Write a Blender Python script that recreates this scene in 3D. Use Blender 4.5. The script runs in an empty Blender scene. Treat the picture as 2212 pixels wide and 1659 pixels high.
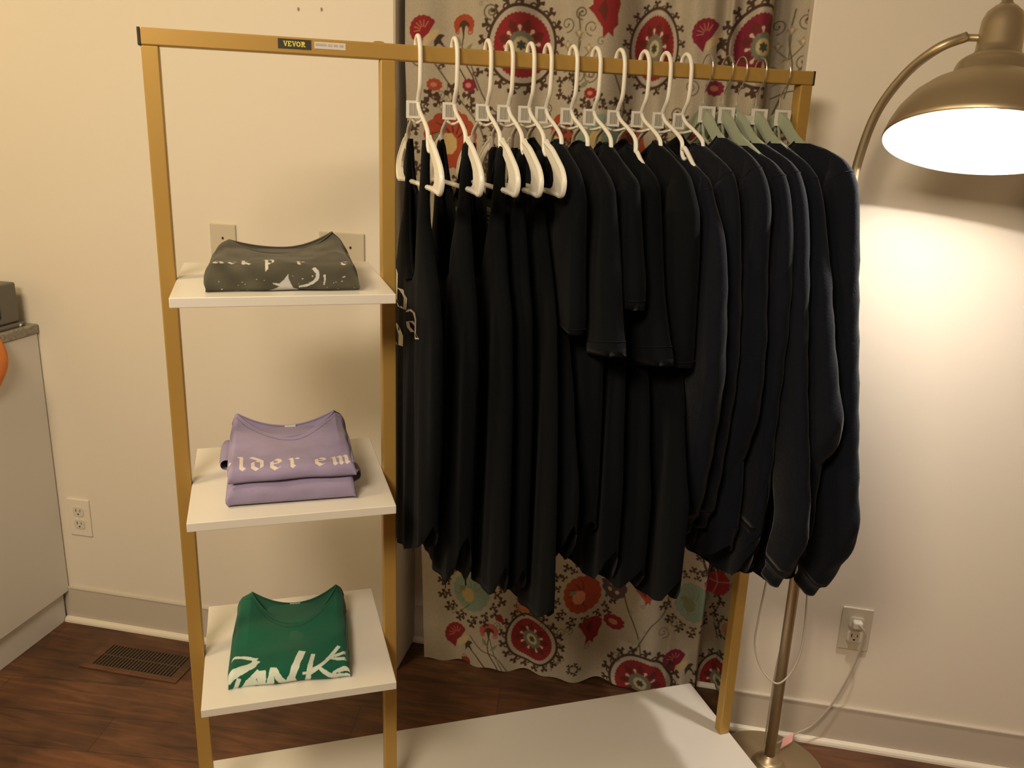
import bpy, bmesh, math, random
import numpy as np
from mathutils import Vector, Matrix
from mathutils.geometry import tessellate_polygon
random.seed(4); rng = np.random.default_rng(4)
PI = math.pi
S = bpy.context.scene
COL = S.collection

# ------------------------------------------------------------------ camera, world, lights, exposure
cam = bpy.data.cameras.new('camera')
cam.sensor_fit = 'HORIZONTAL'; cam.sensor_width = 36.0; cam.lens = 1847.12 / 2212 * 36.0
cam.clip_start = 0.02; cam.clip_end = 50
camo = bpy.data.objects.new('camera', cam); COL.objects.link(camo)
RT = Vector((0.97824, 0.20419, 0.03702)); UPV = Vector((-0.09288, 0.27114, 0.95805)); FW = Vector((-0.18585, 0.94062, -0.28413))
FW.normalize(); RT = (RT - FW * RT.dot(FW)).normalized(); UPV = RT.cross(FW).normalized()
camo.matrix_world = Matrix(((RT.x, UPV.x, -FW.x, 0.3856), (RT.y, UPV.y, -FW.y, -1.9525), (RT.z, UPV.z, -FW.z, 1.4508), (0, 0, 0, 1)))
S.camera = camo

world = bpy.data.worlds.new('world'); S.world = world; world.use_nodes = True
world.node_tree.nodes['Background'].inputs[0].default_value = (1.0, 0.85, 0.68, 1)
world.node_tree.nodes['Background'].inputs[1].default_value = 0.05

def area(name, loc, target, size, power, color, sy=None):
    l = bpy.data.lights.new(name, 'AREA'); l.shape = 'RECTANGLE'; l.size = size; l.size_y = sy or size
    l.energy = power; l.color = color
    o = bpy.data.objects.new(name, l); COL.objects.link(o); o.location = loc
    o.rotation_euler = (Vector(target) - Vector(loc)).to_track_quat('-Z', 'Y').to_euler()
    return o
# warm kitchen ceiling light to the left, a softer ceiling light behind the photographer
area('kitchen_ceiling_light', (-1.05, -1.45, 2.36), (-0.8, -0.8, 0.4), 0.35, 9, (1.0, 0.78, 0.42))
area('kitchen_cupboard_light', (-1.72, -0.38, 2.0), (-1.5, 0.0, 1.5), 0.2, 0.55, (1.0, 0.74, 0.34))
area('room_ceiling_light', (-0.2, -2.4, 2.38), (0.0, -1.1, 0.0), 0.7, 40, (1.0, 0.82, 0.61))

S.view_settings.view_transform = 'Standard'; S.view_settings.look = 'None'
S.view_settings.gamma = 1.0; S.view_settings.use_curve_mapping = False
S.view_settings.exposure = 0.60

# ------------------------------------------------------------------ helpers
def tag(o, label=None, cat=None, group=None, kind=None):
    if label: o['label'] = label
    if cat: o['category'] = cat
    if group: o['group'] = group
    if kind: o['kind'] = kind
    return o
def empty(name, loc=(0, 0, 0), rz=0.0, parent=None):
    o = bpy.data.objects.new(name, None); COL.objects.link(o); o.empty_display_size = 0.05
    o.location = loc; o.rotation_euler = (0, 0, rz)
    if parent: o.parent = parent
    return o
def obj(name, bm, mat, parent=None, smooth=False, bevel=0.0, seg=2):
    me = bpy.data.meshes.new(name)
    bmesh.ops.recalc_face_normals(bm, faces=bm.faces[:])
    bm.to_mesh(me); bm.free()
    if smooth:
        for p in me.polygons: p.use_smooth = True
    me.materials.append(mat)
    o = bpy.data.objects.new(name, me); COL.objects.link(o)
    if parent: o.parent = parent
    if bevel:
        m = o.modifiers.new('bevel', 'BEVEL'); m.width = bevel; m.segments = seg; m.limit_method = 'ANGLE'; m.angle_limit = 0.6
    return o
def box(bm, x0, x1, y0, y1, z0, z1):
    vs = [bm.verts.new((x, y, z)) for x in (x0, x1) for y in (y0, y1) for z in (z0, z1)]
    for f in ((0, 1, 3, 2), (4, 6, 7, 5), (0, 4, 5, 1), (2, 3, 7, 6), (0, 2, 6, 4), (1, 5, 7, 3)):
        bm.faces.new([vs[i] for i in f])
    return vs
def boxo(name, dims, mat, parent=None, bevel=0.0):
    bm = bmesh.new(); box(bm, *dims); return obj(name, bm, mat, parent, bevel=bevel)
def catmull(pts, n):
    P = [Vector(p) for p in pts]; out = []
    Q = [P[0] * 2 - P[1]] + P + [P[-1] * 2 - P[-2]]
    for i in range(1, len(Q) - 2):
        for j in range(n):
            t = j / n
            out.append(0.5 * ((2 * Q[i]) + (-Q[i-1] + Q[i+1]) * t + (2*Q[i-1] - 5*Q[i] + 4*Q[i+1] - Q[i+2]) * t*t + (-Q[i-1] + 3*Q[i] - 3*Q[i+1] + Q[i+2]) * t**3))
    out.append(P[-1]); return out
def tube(bm, pts, r, seg=10, cap=True):
    """round tube through 3D points; r is a number or a list"""
    P = [Vector(p) for p in pts]; n = len(P)
    rr = r if isinstance(r, (list, tuple)) else [r] * n
    prev = None; rings = []
    for i in range(n):
        t = (P[min(i+1, n-1)] - P[max(i-1, 0)]).normalized()
        if prev is None:
            u = t.orthogonal().normalized()
        else:
            u = (prev - t * prev.dot(t)).normalized()
        prev = u; v = t.cross(u)
        rings.append([bm.verts.new(P[i] + (u * math.cos(a) + v * math.sin(a)) * rr[i]) for a in [2*PI*k/seg for k in range(seg)]])
    for a, b in zip(rings, rings[1:]):
        for k in range(seg):
            bm.faces.new((a[k], a[(k+1) % seg], b[(k+1) % seg], b[k]))
    if cap:
        bm.faces.new(rings[0][::-1]); bm.faces.new(rings[-1])
def lathe(bm, prof, seg=64, M=None, close=False):
    rings = []
    for (r, z) in prof:
        rings.append([bm.verts.new((r*math.cos(2*PI*k/seg), r*math.sin(2*PI*k/seg), z)) for k in range(seg)])
    for a, b in zip(rings, rings[1:]):
        for k in range(seg): bm.faces.new((a[k], a[(k+1) % seg], b[(k+1) % seg], b[k]))
    if close:
        bm.faces.new(rings[0][::-1]); bm.faces.new(rings[-1])
    if M is not None:
        for ring in rings:
            for v in ring: v.co = M @ v.co
def grid(bm, G, wrap=False, skip=None):
    V = [[bm.verts.new(p) for p in row] for row in G]
    for i in range(len(V)-1):
        m = len(V[0])
        for j in range(m if wrap else m-1):
            if skip and skip(i, j): continue
            a, b, c, d = V[i][j], V[i][(j+1) % m], V[i+1][(j+1) % m], V[i+1][j]
            bm.faces.new((a, b, c, d))
    return V
def prism(bm, poly, d0, d1, axis='x'):
    """poly = (a,b) pairs extruded from d0 to d1 along axis"""
    def P(a, b, d):
        return {'x': (d, a, b), 'y': (a, d, b), 'z': (a, b, d)}[axis]
    A = [bm.verts.new(P(a, b, d0)) for a, b in poly]; B = [bm.verts.new(P(a, b, d1)) for a, b in poly]
    n = len(poly)
    for i in range(n): bm.faces.new((A[i], A[(i+1) % n], B[(i+1) % n], B[i]))
    for tri in tessellate_polygon([[Vector((a, b, 0)) for a, b in poly]]):
        bm.faces.new([A[i] for i in tri]); bm.faces.new([B[i] for i in tri][::-1])
def interp(x, xs, ys): return float(np.interp(x, xs, ys))

# ------------------------------------------------------------------ materials
def mat(name, color, rough=0.6, metal=0.0, bump=0.0, bscale=300.0, var=0.0, vscale=6.0, **kw):
    m = bpy.data.materials.new(name); m.use_nodes = True
    nt = m.node_tree; N = nt.nodes; L = nt.links; b = N['Principled BSDF']
    b.inputs['Base Color'].default_value = (*color, 1); b.inputs['Roughness'].default_value = rough; b.inputs['Metallic'].default_value = metal
    for k, v in kw.items(): b.inputs[k.replace('_', ' ')].default_value = v
    tc = N.new('ShaderNodeTexCoord')
    if var:
        n = N.new('ShaderNodeTexNoise'); n.inputs['Scale'].default_value = vscale; n.inputs['Detail'].default_value = 4
        of = N.new('ShaderNodeMapping'); of.inputs['Location'].default_value = (3.13, 1.71, 5.37); L.new(tc.outputs['Object'], of.inputs['Vector']); L.new(of.outputs[0], n.inputs['Vector'])
        r = N.new('ShaderNodeMapRange'); r.inputs[1].default_value = 0.3; r.inputs[2].default_value = 0.7; r.inputs[3].default_value = 1 - var; r.inputs[4].default_value = 1 + var
        L.new(n.outputs['Fac'], r.inputs[0])
        h = N.new('ShaderNodeHueSaturation'); h.inputs['Color'].default_value = (*color, 1); L.new(r.outputs[0], h.inputs['Value']); L.new(h.outputs[0], b.inputs['Base Color'])
    if bump:
        n2 = N.new('ShaderNodeTexNoise'); n2.inputs['Scale'].default_value = bscale; n2.inputs['Detail'].default_value = 3
        L.new(tc.outputs['Object'], n2.inputs['Vector'])
        bp = N.new('ShaderNodeBump'); bp.inputs['Strength'].default_value = bump; bp.inputs['Distance'].default_value = 0.002
        L.new(n2.outputs['Fac'], bp.inputs['Height']); L.new(bp.outputs[0], b.inputs['Normal'])
    return m
def attr_mat(name, rough=0.9, bump=0.25, bscale=900, sheen=0.0, var=0.08, vscale=9.0):
    m = bpy.data.materials.new(name); m.use_nodes = True
    nt = m.node_tree; N = nt.nodes; L = nt.links; b = N['Principled BSDF']
    a = N.new('ShaderNodeAttribute'); a.attribute_name = 'print_color'
    tc = N.new('ShaderNodeTexCoord')
    n = N.new('ShaderNodeTexNoise'); n.inputs['Scale'].default_value = vscale; n.inputs['Detail'].default_value = 5
    of = N.new('ShaderNodeMapping'); of.inputs['Location'].default_value = (3.13, 1.71, 5.37); L.new(tc.outputs['Object'], of.inputs['Vector']); L.new(of.outputs[0], n.inputs['Vector'])
    r = N.new('ShaderNodeMapRange'); r.inputs[1].default_value = 0.3; r.inputs[2].default_value = 0.7; r.inputs[3].default_value = 1 - var; r.inputs[4].default_value = 1 + var
    L.new(n.outputs['Fac'], r.inputs[0])
    h = N.new('ShaderNodeHueSaturation'); L.new(a.outputs['Color'], h.inputs['Color']); L.new(r.outputs[0], h.inputs['Value'])
    L.new(h.outputs[0], b.inputs['Base Color'])
    b.inputs['Roughness'].default_value = rough; b.inputs['Sheen Weight'].default_value = sheen; b.inputs['Specular IOR Level'].default_value = 0.15
    n2 = N.new('ShaderNodeTexNoise'); n2.inputs['Scale'].default_value = bscale; L.new(tc.outputs['Object'], n2.inputs['Vector'])
    bp = N.new('ShaderNodeBump'); bp.inputs['Strength'].default_value = bump; bp.inputs['Distance'].default_value = 0.001
    L.new(n2.outputs['Fac'], bp.inputs['Height']); L.new(bp.outputs[0], b.inputs['Normal'])
    return m
def floor_mat():
    m = bpy.data.materials.new('dark_wood_planks'); m.use_nodes = True
    nt = m.node_tree; N = nt.nodes; L = nt.links; b = N['Principled BSDF']
    tc = N.new('ShaderNodeTexCoord'); mp = N.new('ShaderNodeMapping'); mp.inputs['Rotation'].default_value = (0, 0, -0.12)
    L.new(tc.outputs['Object'], mp.inputs['Vector'])
    br = N.new('ShaderNodeTexBrick'); br.inputs['Scale'].default_value = 1.0; br.inputs['Brick Width'].default_value = 0.95; br.inputs['Row Height'].default_value = 0.125
    br.inputs['Mortar Size'].default_value = 0.0012; br.offset = 0.37
    br.inputs['Color1'].default_value = (0.090, 0.040, 0.018, 1); br.inputs['Color2'].default_value = (0.135, 0.056, 0.024, 1); br.inputs['Mortar'].default_value = (0.060, 0.027, 0.013, 1)
    L.new(mp.outputs[0], br.inputs['Vector'])
    mp2 = N.new('ShaderNodeMapping'); mp2.inputs['Scale'].default_value = (2.2, 16, 1); mp2.inputs['Rotation'].default_value = (0, 0, -0.12); L.new(tc.outputs['Object'], mp2.inputs['Vector'])
    gn = N.new('ShaderNodeTexNoise'); gn.inputs['Scale'].default_value = 3; gn.inputs['Detail'].default_value = 8; gn.inputs['Distortion'].default_value = 0.8; L.new(mp2.outputs[0], gn.inputs['Vector'])
    bn = N.new('ShaderNodeTexNoise'); bn.inputs['Scale'].default_value = 4.5; bn.inputs['Detail'].default_value = 5; L.new(tc.outputs['Object'], bn.inputs['Vector'])
    r1 = N.new('ShaderNodeMapRange'); r1.inputs[1].default_value = .3; r1.inputs[2].default_value = .7; r1.inputs[3].default_value = .6; r1.inputs[4].default_value = 1.35; L.new(gn.outputs['Fac'], r1.inputs[0])
    r2 = N.new('ShaderNodeMapRange'); r2.inputs[1].default_value = .35; r2.inputs[2].default_value = .65; r2.inputs[3].default_value = .62; r2.inputs[4].default_value = 1.3; L.new(bn.outputs['Fac'], r2.inputs[0])
    mu = N.new('ShaderNodeMath'); mu.operation = 'MULTIPLY'; L.new(r1.outputs[0], mu.inputs[0]); L.new(r2.outputs[0], mu.inputs[1])
    h = N.new('ShaderNodeHueSaturation'); L.new(br.outputs['Color'], h.inputs['Color']); L.new(mu.outputs[0], h.inputs['Value']); L.new(h.outputs[0], b.inputs['Base Color'])
    b.inputs['Roughness'].default_value = 0.5
    bp = N.new('ShaderNodeBump'); bp.inputs['Strength'].default_value = .2; bp.inputs['Distance'].default_value = .002; L.new(gn.outputs['Fac'], bp.inputs['Height']); L.new(bp.outputs[0], b.inputs['Normal'])
    return m
def barcode_mat():
    m = bpy.data.materials.new('barcode_sticker'); m.use_nodes = True
    nt = m.node_tree; N = nt.nodes; L = nt.links; b = N['Principled BSDF']
    tc = N.new('ShaderNodeTexCoord'); w = N.new('ShaderNodeTexNoise'); w.inputs['Scale'].default_value = 900; w.inputs['Detail'].default_value = 0
    mp = N.new('ShaderNodeMapping'); mp.inputs['Scale'].default_value = (1, 0, 0); L.new(tc.outputs['Object'], mp.inputs['Vector']); L.new(mp.outputs[0], w.inputs['Vector'])
    rp = N.new('ShaderNodeValToRGB'); rp.color_ramp.elements[0].position = .42; rp.color_ramp.elements[1].position = .52
    rp.color_ramp.elements[0].color = (.17, .15, .11, 1); rp.color_ramp.elements[1].color = (.55, .52, .44, 1)
    L.new(w.outputs['Fac'], rp.inputs[0]); L.new(rp.outputs[0], b.inputs['Base Color']); b.inputs['Roughness'].default_value = .45
    return m

M = {}
M['wall'] = mat('warm_white_wall_paint', (0.79, 0.725, 0.62), 0.62, bump=0.12, bscale=60)
M['ceiling'] = mat('ceiling_paint', (0.75, 0.72, 0.66), 0.8, bump=0.1, bscale=80)
M['base'] = mat('vinyl_base_grey_beige', (0.56, 0.50, 0.42), 0.42, bump=0.04, bscale=30)
M['shoe'] = mat('white_shoe_moulding', (0.80, 0.74, 0.62), 0.5)
M['floor'] = floor_mat()
M['gold'] = mat('gold_powder_coated_metal', (0.50, 0.312, 0.08), 0.40, 0.35, bump=0.03, bscale=500)
M['blackcap'] = mat('black_plastic', (0.015, 0.014, 0.014), 0.4)
M['shelf'] = mat('white_melamine_board', (0.76, 0.73, 0.66), 0.33, bump=0.02, bscale=200)
M['white'] = mat('white_plastic', (0.82, 0.77, 0.68), 0.35, Subsurface_Weight=0.1)
M['plate'] = mat('ivory_plate_plastic', (0.60, 0.54, 0.42), 0.35)
M['outlet'] = mat('ivory_outlet_plastic', (0.68, 0.63, 0.53), 0.3)
M['dark'] = mat('dark_slot', (0.02, 0.018, 0.015), 0.6)
M['green_hanger'] = mat('sage_green_velvet', (0.33, 0.37, 0.27), 0.7, bump=0.05)
M['steel'] = mat('polished_steel', (0.75, 0.72, 0.66), 0.18, 1.0)
M['brass'] = mat('brushed_antique_brass', (0.50, 0.41, 0.27), 0.42, 0.88, bump=0.03, bscale=250)
M['lampin'] = mat('white_enamel_interior', (0.92, 0.92, 0.9), 0.5)
M['cabinet'] = mat('pale_cabinet_laminate', (0.72, 0.70, 0.66), 0.5, bump=0.03, bscale=40)
M['counter'] = mat('grey_speckled_worktop', (0.26, 0.24, 0.19), 0.4, var=0.35, vscale=120)
M['greyobj'] = mat('brushed_grey_metal', (0.16, 0.155, 0.14), 0.45, 0.5)
M['orange'] = mat('orange_terry_cloth', (0.75, 0.24, 0.06), 0.95, bump=0.5, bscale=400)
M['cord'] = mat('clear_amber_cord_vinyl', (0.56, 0.50, 0.40), 0.25, Transmission_Weight=0.2)
M['pink'] = mat('pink_paper_tag', (0.80, 0.42, 0.38), 0.6)
M['tank'] = mat('black_jersey', (0.0024, 0.0031, 0.0040), 0.95, bump=0.3, bscale=700, Sheen_Weight=0.02, Specular_IOR_Level=0.1)
M['tee'] = mat('black_cotton', (0.0038, 0.0047, 0.0062), 0.95, bump=0.3, bscale=600, Sheen_Weight=0.05, Sheen_Roughness=0.4, Specular_IOR_Level=0.08)
M['fleece'] = mat('black_fleece', (0.0068, 0.0083, 0.0130), 0.95, bump=0.5, bscale=450, Sheen_Weight=0.16, Sheen_Roughness=0.35, Specular_IOR_Level=0.08)
M['print'] = mat('cream_fabric_ink', (0.62, 0.56, 0.42), 0.8)
M['dimprint'] = mat('faded_grey_ink', (0.10, 0.10, 0.085), 0.9)
M['barcode'] = barcode_mat()
M['sticker'] = mat('clear_white_sticker', (0.78, 0.76, 0.68), 0.35)
M['paper'] = mat('white_paper', (0.66, 0.62, 0.57), 0.7)
M['brandblack'] = mat('black_label', (0.035, 0.032, 0.022), 0.5)
M['brandyellow'] = mat('yellow_label_ink', (0.72, 0.62, 0.10), 0.5)
M['greyink'] = mat('grey_label_ink', (0.42, 0.37, 0.35), 0.7)
M['vent'] = mat('bronze_register_metal', (0.105, 0.065, 0.035), 0.5, 0.3)
M['ventdark'] = mat('register_void', (0.01, 0.008, 0.006), 0.9)
M['blackitem'] = mat('black_leatherette', (0.03, 0.03, 0.032), 0.5, bump=0.2, bscale=120)
M['curtain'] = attr_mat('printed_curtain_linen', 0.9, 0.35, 1100, 0.05, var=0.06)
M['shirtfab'] = attr_mat('printed_tee_cotton', 0.92, 0.4, 800, 0.12, var=0.16, vscale=14)

# ------------------------------------------------------------------ the setting (wall face is y = 0, room is y < 0)
def struct(name, dims, m, parent=None, bevel=0.0):
    o = boxo(name, dims, m, parent, bevel)
    if not parent: tag(o, kind='structure')
    return o
XL, XR, YR, ZC = -1.95, 2.6, -4.6, 2.44
OL, OR_, ND = -0.297, 0.590, 0.165          # opening edges and recess depth
bm = bmesh.new(); box(bm, XL, XR, YR, ND + 0.1, -0.1, 0.0); tag(obj('floor', bm, M['floor']), kind='structure')
struct('ceiling', (XL, XR, YR, ND + 0.1, ZC, ZC + 0.1), M['ceiling'])
# back wall: one mesh with the recess cut into it
bm = bmesh.new()
pts = [(XL, 0), (OL - .004, 0), (OL, .004), (OL, ND), (OR_, ND), (OR_, .004), (OR_ + .004, 0), (XR, 0), (XR, ND + .1), (XL, ND + .1)]
prism(bm, pts, 0.0, ZC, 'z'); tag(obj('wall_back', bm, M['wall']), kind='structure')
struct('wall_left', (XL - 0.1, XL, YR, ND + .1, 0, ZC), M['wall'])
struct('wall_right', (XR, XR + 0.1, YR, ND + .1, 0, ZC), M['wall'])
struct('wall_front', (XL, XR, YR - 0.1, YR, 0, ZC), M['wall'])
def baseboard(name, x0, x1, y=0.0):
    # profile (y,z): cove base with a rounded cap and a small foot
    h = .111
    prof = [(y, 0), (y - .010, 0), (y - .008, .012), (y - .006, h - .006), (y - .0085, h - .004), (y - .008, h - .001), (y - .004, h), (y, h)]
    bm = bmesh.new(); prism(bm, prof, x0, x1, 'x'); o = obj(name, bm, M['base']); tag(o, kind='structure')
    prof2 = [(y - .010, 0), (y - .021, 0), (y - .0205, .006), (y - .018, .011), (y - .013, .014), (y - .0085, .015)]
    bm = bmesh.new(); prism(bm, prof2, x0, x1, 'x'); obj('shoe_moulding', bm, M['shoe'], o)
baseboard('baseboard_left', -1.324, OL - .003)
baseboard('baseboard_right', OR_ + .003, XR)
baseboard('baseboard_back', OL + .001, OR_ - .001, ND)

# ------------------------------------------------------------------ kitchen cabinet with worktop, far left
cab = empty('kitchen_cabinet', (-1.311, 0, 0)); tag(cab, 'pale grey laminate kitchen cabinet end panel with toe kick at the left wall', 'cabinet')
boxo('side_panel', (-0.018, 0, -1.15, -0.005, 0.098, 0.878), M['cabinet'], cab, 0.001)
boxo('body', (-0.60, -0.019, -1.14, -0.006, 0.098, 0.878), M['cabinet'], cab)
boxo('toe_kick', (-0.60, -0.016, -1.12, -0.012, 0.0, 0.098), M['cabinet'], cab)
bm = bmesh.new(); box(bm, -1.93, -1.306, -1.17, -0.002, 0.879, 0.905)
wt = obj('worktop', bm, M['counter'], bevel=0.004, seg=3); tag(wt, 'grey speckled worktop lying on the pale kitchen cabinet', 'countertop')
t = empty('counter_caddy', (-1.382, -0.085, 0.9052)); tag(t, 'dark grey upright metal caddy standing on the worktop at the left edge', 'caddy')
bm = bmesh.new(); box(bm, -.06, .055, -.045, .045, 0.012, 0.118); obj('body', bm, M['greyobj'], t, bevel=.006, seg=3)
bm = bmesh.new(); box(bm, -.068, .063, -.053, .053, 0, 0.012); obj('foot', bm, M['greyobj'], t, bevel=.004)
boxo('slot', (.0548, .0556, -.028, -.018, .03, .085), M['dark'], t)
bm = bmesh.new(); lathe(bm, [(0.0005, 0), (.006, .001), (.008, .005), (.006, .009), (.0005, .010)], 16)
o = obj('drain_cap', bm, M['white'], smooth=True); o.location = (-1.325, -.05, .905); tag(o, 'tiny white round cap on the worktop near the wall corner', 'cap')
# orange dish towel hanging over the worktop edge
G = []
for i in range(15):
    tt = i / 14; row = []
    for j in range(21):
        s = j / 20; y = -0.33 + 0.165 * s
        wave = .004 * math.sin(s * 17 + tt * 2)
        if tt < .25: p = (-1.375 + .078 * tt / .25, y, .9075 + .001 * math.sin(s * 9))
        else:
            q = (tt - .25) / .75
            edge = .012 * (math.sin(q * PI) if s > .9 else 0)
            p = (-1.2955 + .004 + abs(wave) + .010 * math.sin(q * PI), y + edge + (.02 * q * q * (-1 if s > .8 else 0)), .9045 - .125 * q)
        row.append(p)
    G.append(row)
bm = bmesh.new(); grid(bm, G); o = obj('dish_towel', bm, M['orange'], smooth=True)
md = o.modifiers.new('thick', 'SOLIDIFY'); md.thickness = .006; md.offset = 1
tag(o, 'orange terry dish towel draped over the worktop edge', 'towel')

# ------------------------------------------------------------------ wall plates and outlets
def duplex(parent, cz):
    bm = bmesh.new()
    poly = []
    for k in range(24):
        a = 2 * PI * k / 24; poly.append((max(-.0168, min(.0168, .0185 * math.cos(a))), cz + max(-.0142, min(.0142, .0185 * math.sin(a)))))
    prism(bm, poly, -.0078, -.004, 'y')
    rc = obj('receptacle', bm, M['outlet'], parent)
    bm = bmesh.new(); box(bm, -.0075, -.0055, -.0082, -.0077, cz - .001, cz + .008); box(bm, .0055, .0072, -.0082, -.0077, cz, cz + .007)
    prism(bm, [(.0025 * math.cos(2*PI*k/10), cz - .0075 + .0025 * math.sin(2*PI*k/10)) for k in range(10)], -.0082, -.0077, 'y')
    obj('slot', bm, M['dark'], rc)
def plate(name, u, z, w, h, label, cat, kind, hue):
    t = empty(name, (u, 0, z)); tag(t, label, cat)
    bm = bmesh.new(); box(bm, -w/2, w/2, -.0055, 0, -h/2, h/2); obj('cover_plate', bm, hue, t, bevel=.0025, seg=3)
    if kind == 'duplex':
        duplex(t, .0195); duplex(t, -.0195)
        bm = bmesh.new(); prism(bm, [(.0028*math.cos(2*PI*k/10), .0028*math.sin(2*PI*k/10)) for k in range(10)], -.0068, -.004, 'y'); obj('screw', bm, M['outlet'], t)
    else:
        for x in kind:
            bm = bmesh.new(); prism(bm, [(x + .0028*math.cos(2*PI*k/12), .022 + .0034*math.sin(2*PI*k/12)) for k in range(12)], -.0064, -.004, 'y'); obj('screw', bm, M['dark'], t)
    return t
plate('wall_outlet', -1.247, .3419, .070, .114, 'ivory duplex wall outlet with nothing plugged in, beside the kitchen cabinet', 'outlet', 'duplex', M['wall'])
plate('wall_outlet', .8671, .3291, .070, .114, 'ivory duplex wall outlet right of the lamp with a clear plug in its upper socket', 'outlet', 'duplex', M['plate'])
plate('blank_wall_plate', -.7444, 1.1462, .070, .114, 'narrow beige blank wall plate showing behind the left of the grey shirt', 'wall plate', [0.0], M['plate'])
plate('blank_wall_plate', -.4314, 1.1436, .116, .114, 'wide beige double wall plate showing behind the right of the grey shirt', 'wall plate', [-.012, .023], M['plate'])
for u, s in ((-.526, 'left'), (-.470, 'right')):
    bm = bmesh.new(); prism(bm, [(.0026*math.cos(2*PI*k/12), .0042*math.sin(2*PI*k/12)) for k in range(12)], -.0012, 0, 'y')
    o = obj('wall_anchor', bm, mat('grey_brown_anchor', (.33, .25, .16), .7)); o.location = (u, 0, 1.696)
    tag(o, 'small brown screw anchor in the wall above the rack, %s one of two' % s, 'screw anchor')

# ------------------------------------------------------------------ floor register
t = empty('floor_register', (-.99, -.138, 0)); tag(t, 'bronze floor register with narrow louvres by the left baseboard', 'floor vent')
boxo('duct_opening', (-.118, .118, -.045, .045, .0003, .001), M['ventdark'], t)
bm = bmesh.new()
for d in ((-.146, .146, -.066, -.046), (-.146, .146, .046, .066), (-.146, -.119, -.046, .046), (.119, .146, -.046, .046)): box(bm, *d, 0.0, .004)
obj('frame', bm, M['floor'], t, bevel=.001)
bm = bmesh.new()
for k in range(24):
    x = -.112 + k * .00975; box(bm, x - .0022, x + .0022, -.045, .045, .0012, .0036)
box(bm, -.118, .118, -.0015, .0015, .0012, .0038)
obj('louvre', bm, M['vent'], t)

# ------------------------------------------------------------------ raster canvas for printed fabric
class Canvas:
    def __init__(s, xs, zs, bg):
        s.xs = np.asarray(xs); s.zs = np.asarray(zs); s.X, s.Z = np.meshgrid(s.xs, s.zs)
        s.C = np.empty(s.X.shape + (3,)); s.C[:] = bg; s.aa = abs(s.xs[1] - s.xs[0]) * .6
    def sub(s, x0, x1, z0, z1):
        i = np.where((s.zs >= z0) & (s.zs <= z1))[0]; j = np.where((s.xs >= x0) & (s.xs <= x1))[0]
        if len(i) < 1 or len(j) < 1: return None
        return (slice(i.min(), i.max() + 1), slice(j.min(), j.max() + 1))
    def put(s, sl, sd, col):       # sd < 0 inside
        m = np.clip(.5 - sd / (2 * s.aa), 0, 1)[..., None]
        s.C[sl] = s.C[sl] * (1 - m) + np.array(col) * m
    def ell(s, cx, cz, rx, rz, col, rot=0, scal=0, nsc=0):
        R = max(rx, rz) * (1.1 + abs(scal)); sl = s.sub(cx - R, cx + R, cz - R, cz + R)
        if sl is None: return
        x = s.X[sl] - cx; z = s.Z[sl] - cz; c, n = math.cos(rot), math.sin(rot)
        a = (x * c + z * n) / rx; b = (-x * n + z * c) / rz; r = np.sqrt(a*a + b*b) + 1e-9
        k = 1.0
        if nsc: k = 1 + scal * np.abs(np.sin(np.arctan2(b, a) * nsc / 2))
        s.put(sl, (r / k - 1) * min(rx, rz), col)
    def poly(s, P, col):
        P = np.asarray(P, float); sl = s.sub(P[:, 0].min() - .003, P[:, 0].max() + .003, P[:, 1].min() - .003, P[:, 1].max() + .003)
        if sl is None: return
        X = s.X[sl]; Z = s.Z[sl]; ins = np.zeros(X.shape, bool); d = np.full(X.shape, 9.)
        n = len(P)
        for i in range(n):
            x0, z0 = P[i]; x1, z1 = P[(i+1) % n]
            if z0 != z1:
                c = ((z0 > Z) != (z1 > Z)) & (X < (x1 - x0) * (Z - z0) / (z1 - z0) + x0); ins ^= c
            dx, dz = x1 - x0, z1 - z0; q = dx*dx + dz*dz + 1e-12
            t = np.clip(((X - x0) * dx + (Z - z0) * dz) / q, 0, 1); d = np.minimum(d, np.hypot(X - x0 - t*dx, Z - z0 - t*dz))
        s.put(sl, np.where(ins, -d, d), col)
    def line(s, P, w, col, w1=None):
        P = np.asarray(P, float); W = w; w1 = w if w1 is None else w1; m = max(w, w1) + .003
        sl = s.sub(P[:, 0].min() - m, P[:, 0].max() + m, P[:, 1].min() - m, P[:, 1].max() + m)
        if sl is None: return
        X = s.X[sl]; Z = s.Z[sl]; d = np.full(X.shape, 9.); n = len(P) - 1
        for i in range(n):
            x0, z0 = P[i]; dx, dz = P[i+1][0] - x0, P[i+1][1] - z0; q = dx*dx + dz*dz + 1e-12
            t = np.clip(((X - x0) * dx + (Z - z0) * dz) / q, 0, 1)
            ww = w + (w1 - w) * (i + t) / n
            d = np.minimum(d, np.hypot(X - x0 - t*dx, Z - z0 - t*dz) - ww / 2)
        s.put(sl, d, col)
def smooth2(P, n=6): return [(v.x, v.y) for v in catmull([(a, b, 0) for a, b in P], n)]
CREAM = (.42, .365, .28); BRN = (.070, .040, .026); RED = (.245, .026, .028); CRIM = (.205, .022, .042); ORG = (.34, .065, .03)
MAR = (.13, .028, .022); TEAL = (.24, .32, .25); YEL = (.50, .36, .15); GRG = (.17, .17, .12); GRN = (.20, .22, .13); PUR = (.10, .065, .075)

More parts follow.
